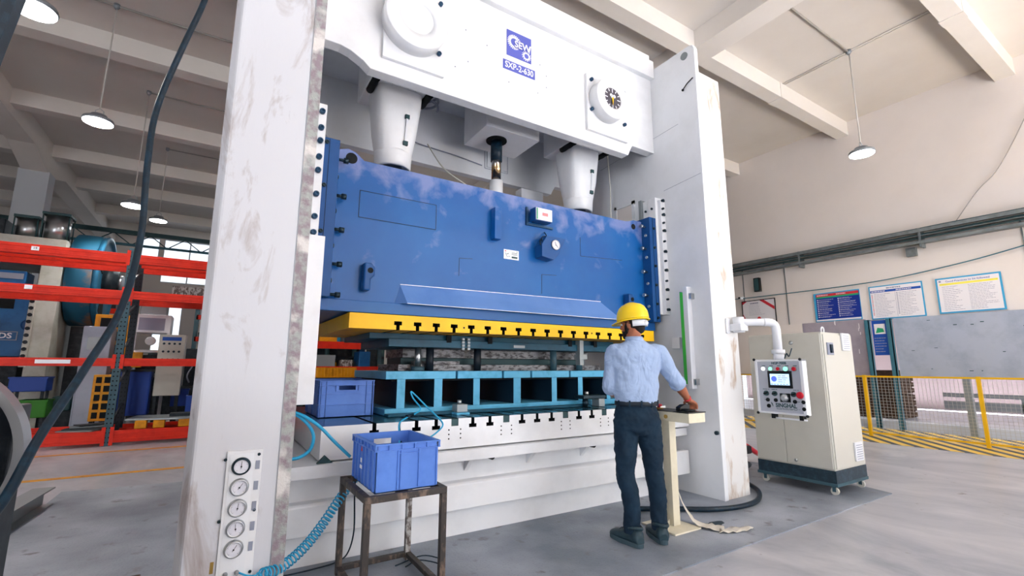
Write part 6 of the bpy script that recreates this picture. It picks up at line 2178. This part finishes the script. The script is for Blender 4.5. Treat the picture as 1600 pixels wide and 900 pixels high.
# helmet
hb = Matrix.Translation(HC) @ HR.to_4x4()
b = B(hb)
nn = 40
prof = [(0.035, 1.0), (0.05, 1.0), (0.08, 0.985), (0.11, 0.93), (0.14, 0.80), (0.16, 0.62), (0.172, 0.38), (0.177, 0.12)]
prev = None
for z, k in prof:
    R = [b.v((0.108 * k * math.cos(2 * PI * i / nn), -0.012 + 0.132 * k * math.sin(2 * PI * i / nn), z)) for i in range(nn)]
    if prev:
        for i in range(nn):
            b.face([prev[i], prev[(i + 1) % nn], R[(i + 1) % nn], R[i]], 0, True)
    prev = R
    if k < 0.2:
        b.face(R, 0, True)
hat = b.build('hard_hat', 'helmet', man)
sm_ = hat.modifiers.new('thickness', 'SOLIDIFY')
sm_.thickness = 0.004
b = B(hb)
prev = None
for i in range(nn + 1):
    a = 2 * PI * i / nn
    c, s = math.cos(a), math.sin(a)
    e = 0.008 + 0.045 * max(0, s) ** 2
    q = [b.v((0.107 * c, -0.012 + 0.131 * s, 0.04)), b.v(((0.107 + e) * c, -0.012 + (0.131 + e) * s, 0.030 - 0.01 * max(0, s))), b.v(((0.107 + e) * c, -0.012 + (0.131 + e) * s, 0.026 - 0.01 * max(0, s))), b.v((0.105 * c, -0.012 + 0.129 * s, 0.032))]
    if prev:
        for k in range(4):
            b.face([prev[k], prev[(k + 1) % 4], q[(k + 1) % 4], q[k]], 0, True)
    prev = q
b.build('hat_brim', 'helmet', hat)
b = B(hb)
for k in (-1, 0, 1):
    b.tube([(k * 0.022, -0.012 + 0.132 * math.sin(t) * 0.99, 0.05 + 0.128 * math.cos(t)) if abs(t) > 0.01 else (k * 0.022, -0.012, 0.178) for t in [-1.25 + 0.25 * i for i in range(11)]], 0.0035, 6)
b.build('crown_ridges', 'helmet', hat)
b = B(hb)
prev = None
for i in range(21):
    a = math.radians(200 + 140 * i / 20)
    c, s = math.cos(a), math.sin(a)
    q = [b.v((0.090 * c, -0.01 + 0.107 * s, 0.032)), b.v((0.096 * c, -0.01 + 0.116 * s, 0.02)), b.v((0.094 * c, -0.01 + 0.114 * s, -0.022)), b.v((0.086 * c, -0.01 + 0.105 * s, -0.022))]
    if prev:
        for k in range(4):
            b.face([prev[k], prev[(k + 1) % 4], q[(k + 1) % 4], q[k]], 0, True)
    prev = q
b.ball((0, -0.122, 0.0), 0.03, 0.012, 0.02, 14, 8)
b.build('head_band', 'strap', hat)
b = B(hb)
b.tube(bez([(-0.08, 0.05, 0.035), (-0.084, 0.0, 0.015), (-0.078, -0.05, -0.005)], 5), 0.003, 6)
b.tube(bez([(0.08, 0.05, 0.035), (0.084, 0.0, 0.015), (0.078, -0.05, -0.005)], 5), 0.003, 6)
b.build('chin_strap', 'black', hat)

# shirt
b = B()
b.loft([((0, 0.0, 0.992), (0.160, 0, 0), (0, 0.114, 0)), ((0, 0.0, 1.012), (0.168, 0, 0), (0, 0.120, 0)), ((0, -0.004, 1.06), (0.176, 0, 0), (0, 0.126, 0)), ((0, -0.006, 1.16), (0.178, 0, 0), (0, 0.122, 0)),
        ((0, -0.01, 1.28), (0.192, 0, 0), (0, 0.126, 0)), ((0, -0.016, 1.36), (0.205, 0, 0), (0, 0.118, 0)), ((0, -0.018, 1.405), (0.190, 0, 0), (0, 0.098, 0)), ((0, -0.016, 1.445), (0.125, 0, 0), (0, 0.08, 0)), ((0, -0.012, 1.475), (0.072, 0, 0), (0, 0.068, 0))], 30)
limb(b, [Vector((0.10, -0.005, 1.375)), SR + Vector((0.0, 0, 0.0)), SR.lerp(ER, 0.5), ER + Vector((0.005, -0.005, 0)), ER.lerp(WR, 0.20)], [0.060, 0.065, 0.062, 0.061, 0.058])
limb(b, [Vector((-0.10, -0.005, 1.375)), SL + Vector((0, 0, 0)), SL.lerp(EL, 0.5), EL, EL.lerp(WL, 0.24)], [0.060, 0.062, 0.058, 0.056, 0.054])
sh = b.build('shirt', 'shirt', man)
remesh(sh, 0.008, 4, (0.11, 0.032))
b = B()
b.loft([((0, -0.012, 1.455), (0.075, 0, 0), (0, 0.074, 0)), ((0, -0.014, 1.485), (0.070, 0, 0), (0, 0.072, 0)), ((0, -0.010, 1.505), (0.066, 0, 0), (0, 0.070, 0)), ((0, -0.010, 1.500), (0.060, 0, 0), (0, 0.064, 0))], 28)
b.build('collar', 'shirt', sh)
# cuff rolls
for E_, W_, f0, r in ((ER, WR, 0.2, 0.061), (EL, WL, 0.24, 0.058)):
    b = B()
    d = (W_ - E_).normalized()
    c = E_.lerp(W_, f0)
    b.lathe(c - d * 0.035, d, [(0, r * 0.98), (0.005, r * 1.06), (0.03, r * 1.05), (0.045, r * 0.98), (0.04, r * 0.85)], n=26)
    b.build('rolled_cuff', 'shirt', sh)

# trousers
b = B()
b.loft([((0, 0, 1.0), (0.155, 0, 0), (0, 0.108, 0)), ((0, -0.002, 0.96), (0.162, 0, 0), (0, 0.112, 0)), ((0, -0.014, 0.88), (0.170, 0, 0), (0, 0.122, 0)), ((0, -0.012, 0.80), (0.168, 0, 0), (0, 0.118, 0)), ((0, -0.005, 0.765), (0.13, 0, 0), (0, 0.09, 0))], 30)
for s, ft in ((1, fR), (-1, fL)):
    kn = Vector((s * 0.115, 0.012 + ft.y * 0.5, 0.48))
    limb(b, [Vector((s * 0.082, -0.008, 0.86)), Vector((s * 0.094, -0.004, 0.72)), Vector((s * 0.108, 0.0 + ft.y * .3, 0.6)), kn, Vector((ft.x, ft.y - 0.01, 0.28)), Vector((ft.x, ft.y - 0.005, 0.085))], [0.10, 0.090, 0.080, 0.070, 0.062, 0.058], 22)
tr = b.build('trousers', 'trousers', man)
remesh(tr, 0.008, 4, (0.08, 0.026))
b = B()
for s in (-1, 1):
    pass
b.loft([((0, -0.002, 0.975), (0.166, 0, 0), (0, 0.117, 0)), ((0, -0.002, 0.978), (0.170, 0, 0), (0, 0.121, 0)), ((0, -0.001, 1.008), (0.168, 0, 0), (0, 0.1195, 0)), ((0, -0.001, 1.011), (0.164, 0, 0), (0, 0.115, 0))], 40)
bl = b.build('belt', 'belt', man)
for a in (-1.57, -1.05, -2.1, -0.45, -2.7):
    b = B()
    p = Vector((0.170 * math.cos(a), -0.001 + 0.1205 * math.sin(a), 0.992))
    d = Vector((math.cos(a), math.sin(a) * 1.3, 0)).normalized()
    b.bar(p + Vector((0, 0, -0.026)), p + Vector((0, 0, 0.026)), 0.012, 0.006, d)
    b.build('belt_loop', 'trousers', bl)
b = B(); b.tube(bez([(0.10, -0.112, 0.93), (0.13, -0.1, 0.9), (0.145, -0.085, 0.85)], 4), 0.002, 6); b.build('pocket_seam', 'belt', tr)


# shoes
def shoe(ft, ang):
    X = Matrix.Translation(Vector((ft.x, ft.y, 0.008))) @ Matrix.Rotation(ang, 4, 'Z') @ Matrix.Diagonal((1.1, 1.08, 1.12, 1))
    root = B(X)
    rings = [(-0.075, 0.030, 0.05), (-0.065, 0.040, 0.095), (-0.03, 0.043, 0.105), (0.02, 0.044, 0.09), (0.07, 0.047, 0.07), (0.12, 0.05, 0.058), (0.165, 0.046, 0.048), (0.195, 0.03, 0.034)]
    prev = None
    n_ = 20
    for y, w, h in rings:
        R = []
        for i in range(n_):
            a = 2 * PI * i / n_
            zz = 0.012 + h * 0.5 * (1 + math.sin(a))
            R.append(root.v((w * math.cos(a) * (1.0 if math.sin(a) < 0 else 0.92), y, zz)))
        if prev:
            for i in range(n_):
                root.face([prev[i], prev[(i + 1) % n_], R[(i + 1) % n_], R[i]], 0, True)
        else:
            root.face(R[::-1])
        prev = R
    root.face(prev)
    so = root.build('shoe', 'shoe', man)
    s_ = B(X)
    out = []
    for i in range(28):
        a = 2 * PI * i / 28
        c, s = math.cos(a), math.sin(a)
        out.append((0.051 * math.copysign(abs(c) ** 0.7, c) * (0.88 if s < 0 else 1.0), 0.06 + 0.145 * math.copysign(abs(s) ** 0.85, s)))
    s_.prism(out, 'z', 0.0, 0.028)
    s_.build('sole', 'sole', so, bevel=0.004)
    c_ = B(X)
    c_.tube([(0.043 * math.cos(t), -0.02 + 0.05 * math.sin(t), 0.112 + 0.006 * math.sin(2 * t)) for t in [2 * PI * i / 20 for i in range(21)]], 0.011, 8)
    c_.build('ankle_padding', 'shoe', so)
    l_ = B(X)
    for k in range(4):
        l_.tube([(-0.02, 0.045 + k * 0.018, 0.093 - k * 0.006), (0.0, 0.05 + k * 0.018, 0.101 - k * 0.007), (0.02, 0.045 + k * 0.018, 0.093 - k * 0.006)], 0.0025, 6)
    l_.build('laces', 'strap' if False else 'belt', so)


shoe(fR + Vector((0, -0.01, 0)), 0.0)
shoe(fL + Vector((0, -0.01, 0)), math.radians(26))
# thread round the right wrist
b = B(); d = (WR - ER).normalized(); b.lathe(WR - d * 0.03, d, [(0, 0.030), (0.006, 0.031), (0.012, 0.030)], n=18); b.build('wrist_thread', 'p_red', man)
man.location = (2.825, 2.655, 0.0)
man.scale = (1.01, 1.01, 1.01)
man.rotation_euler = (0, 0, math.radians(62 - 90))
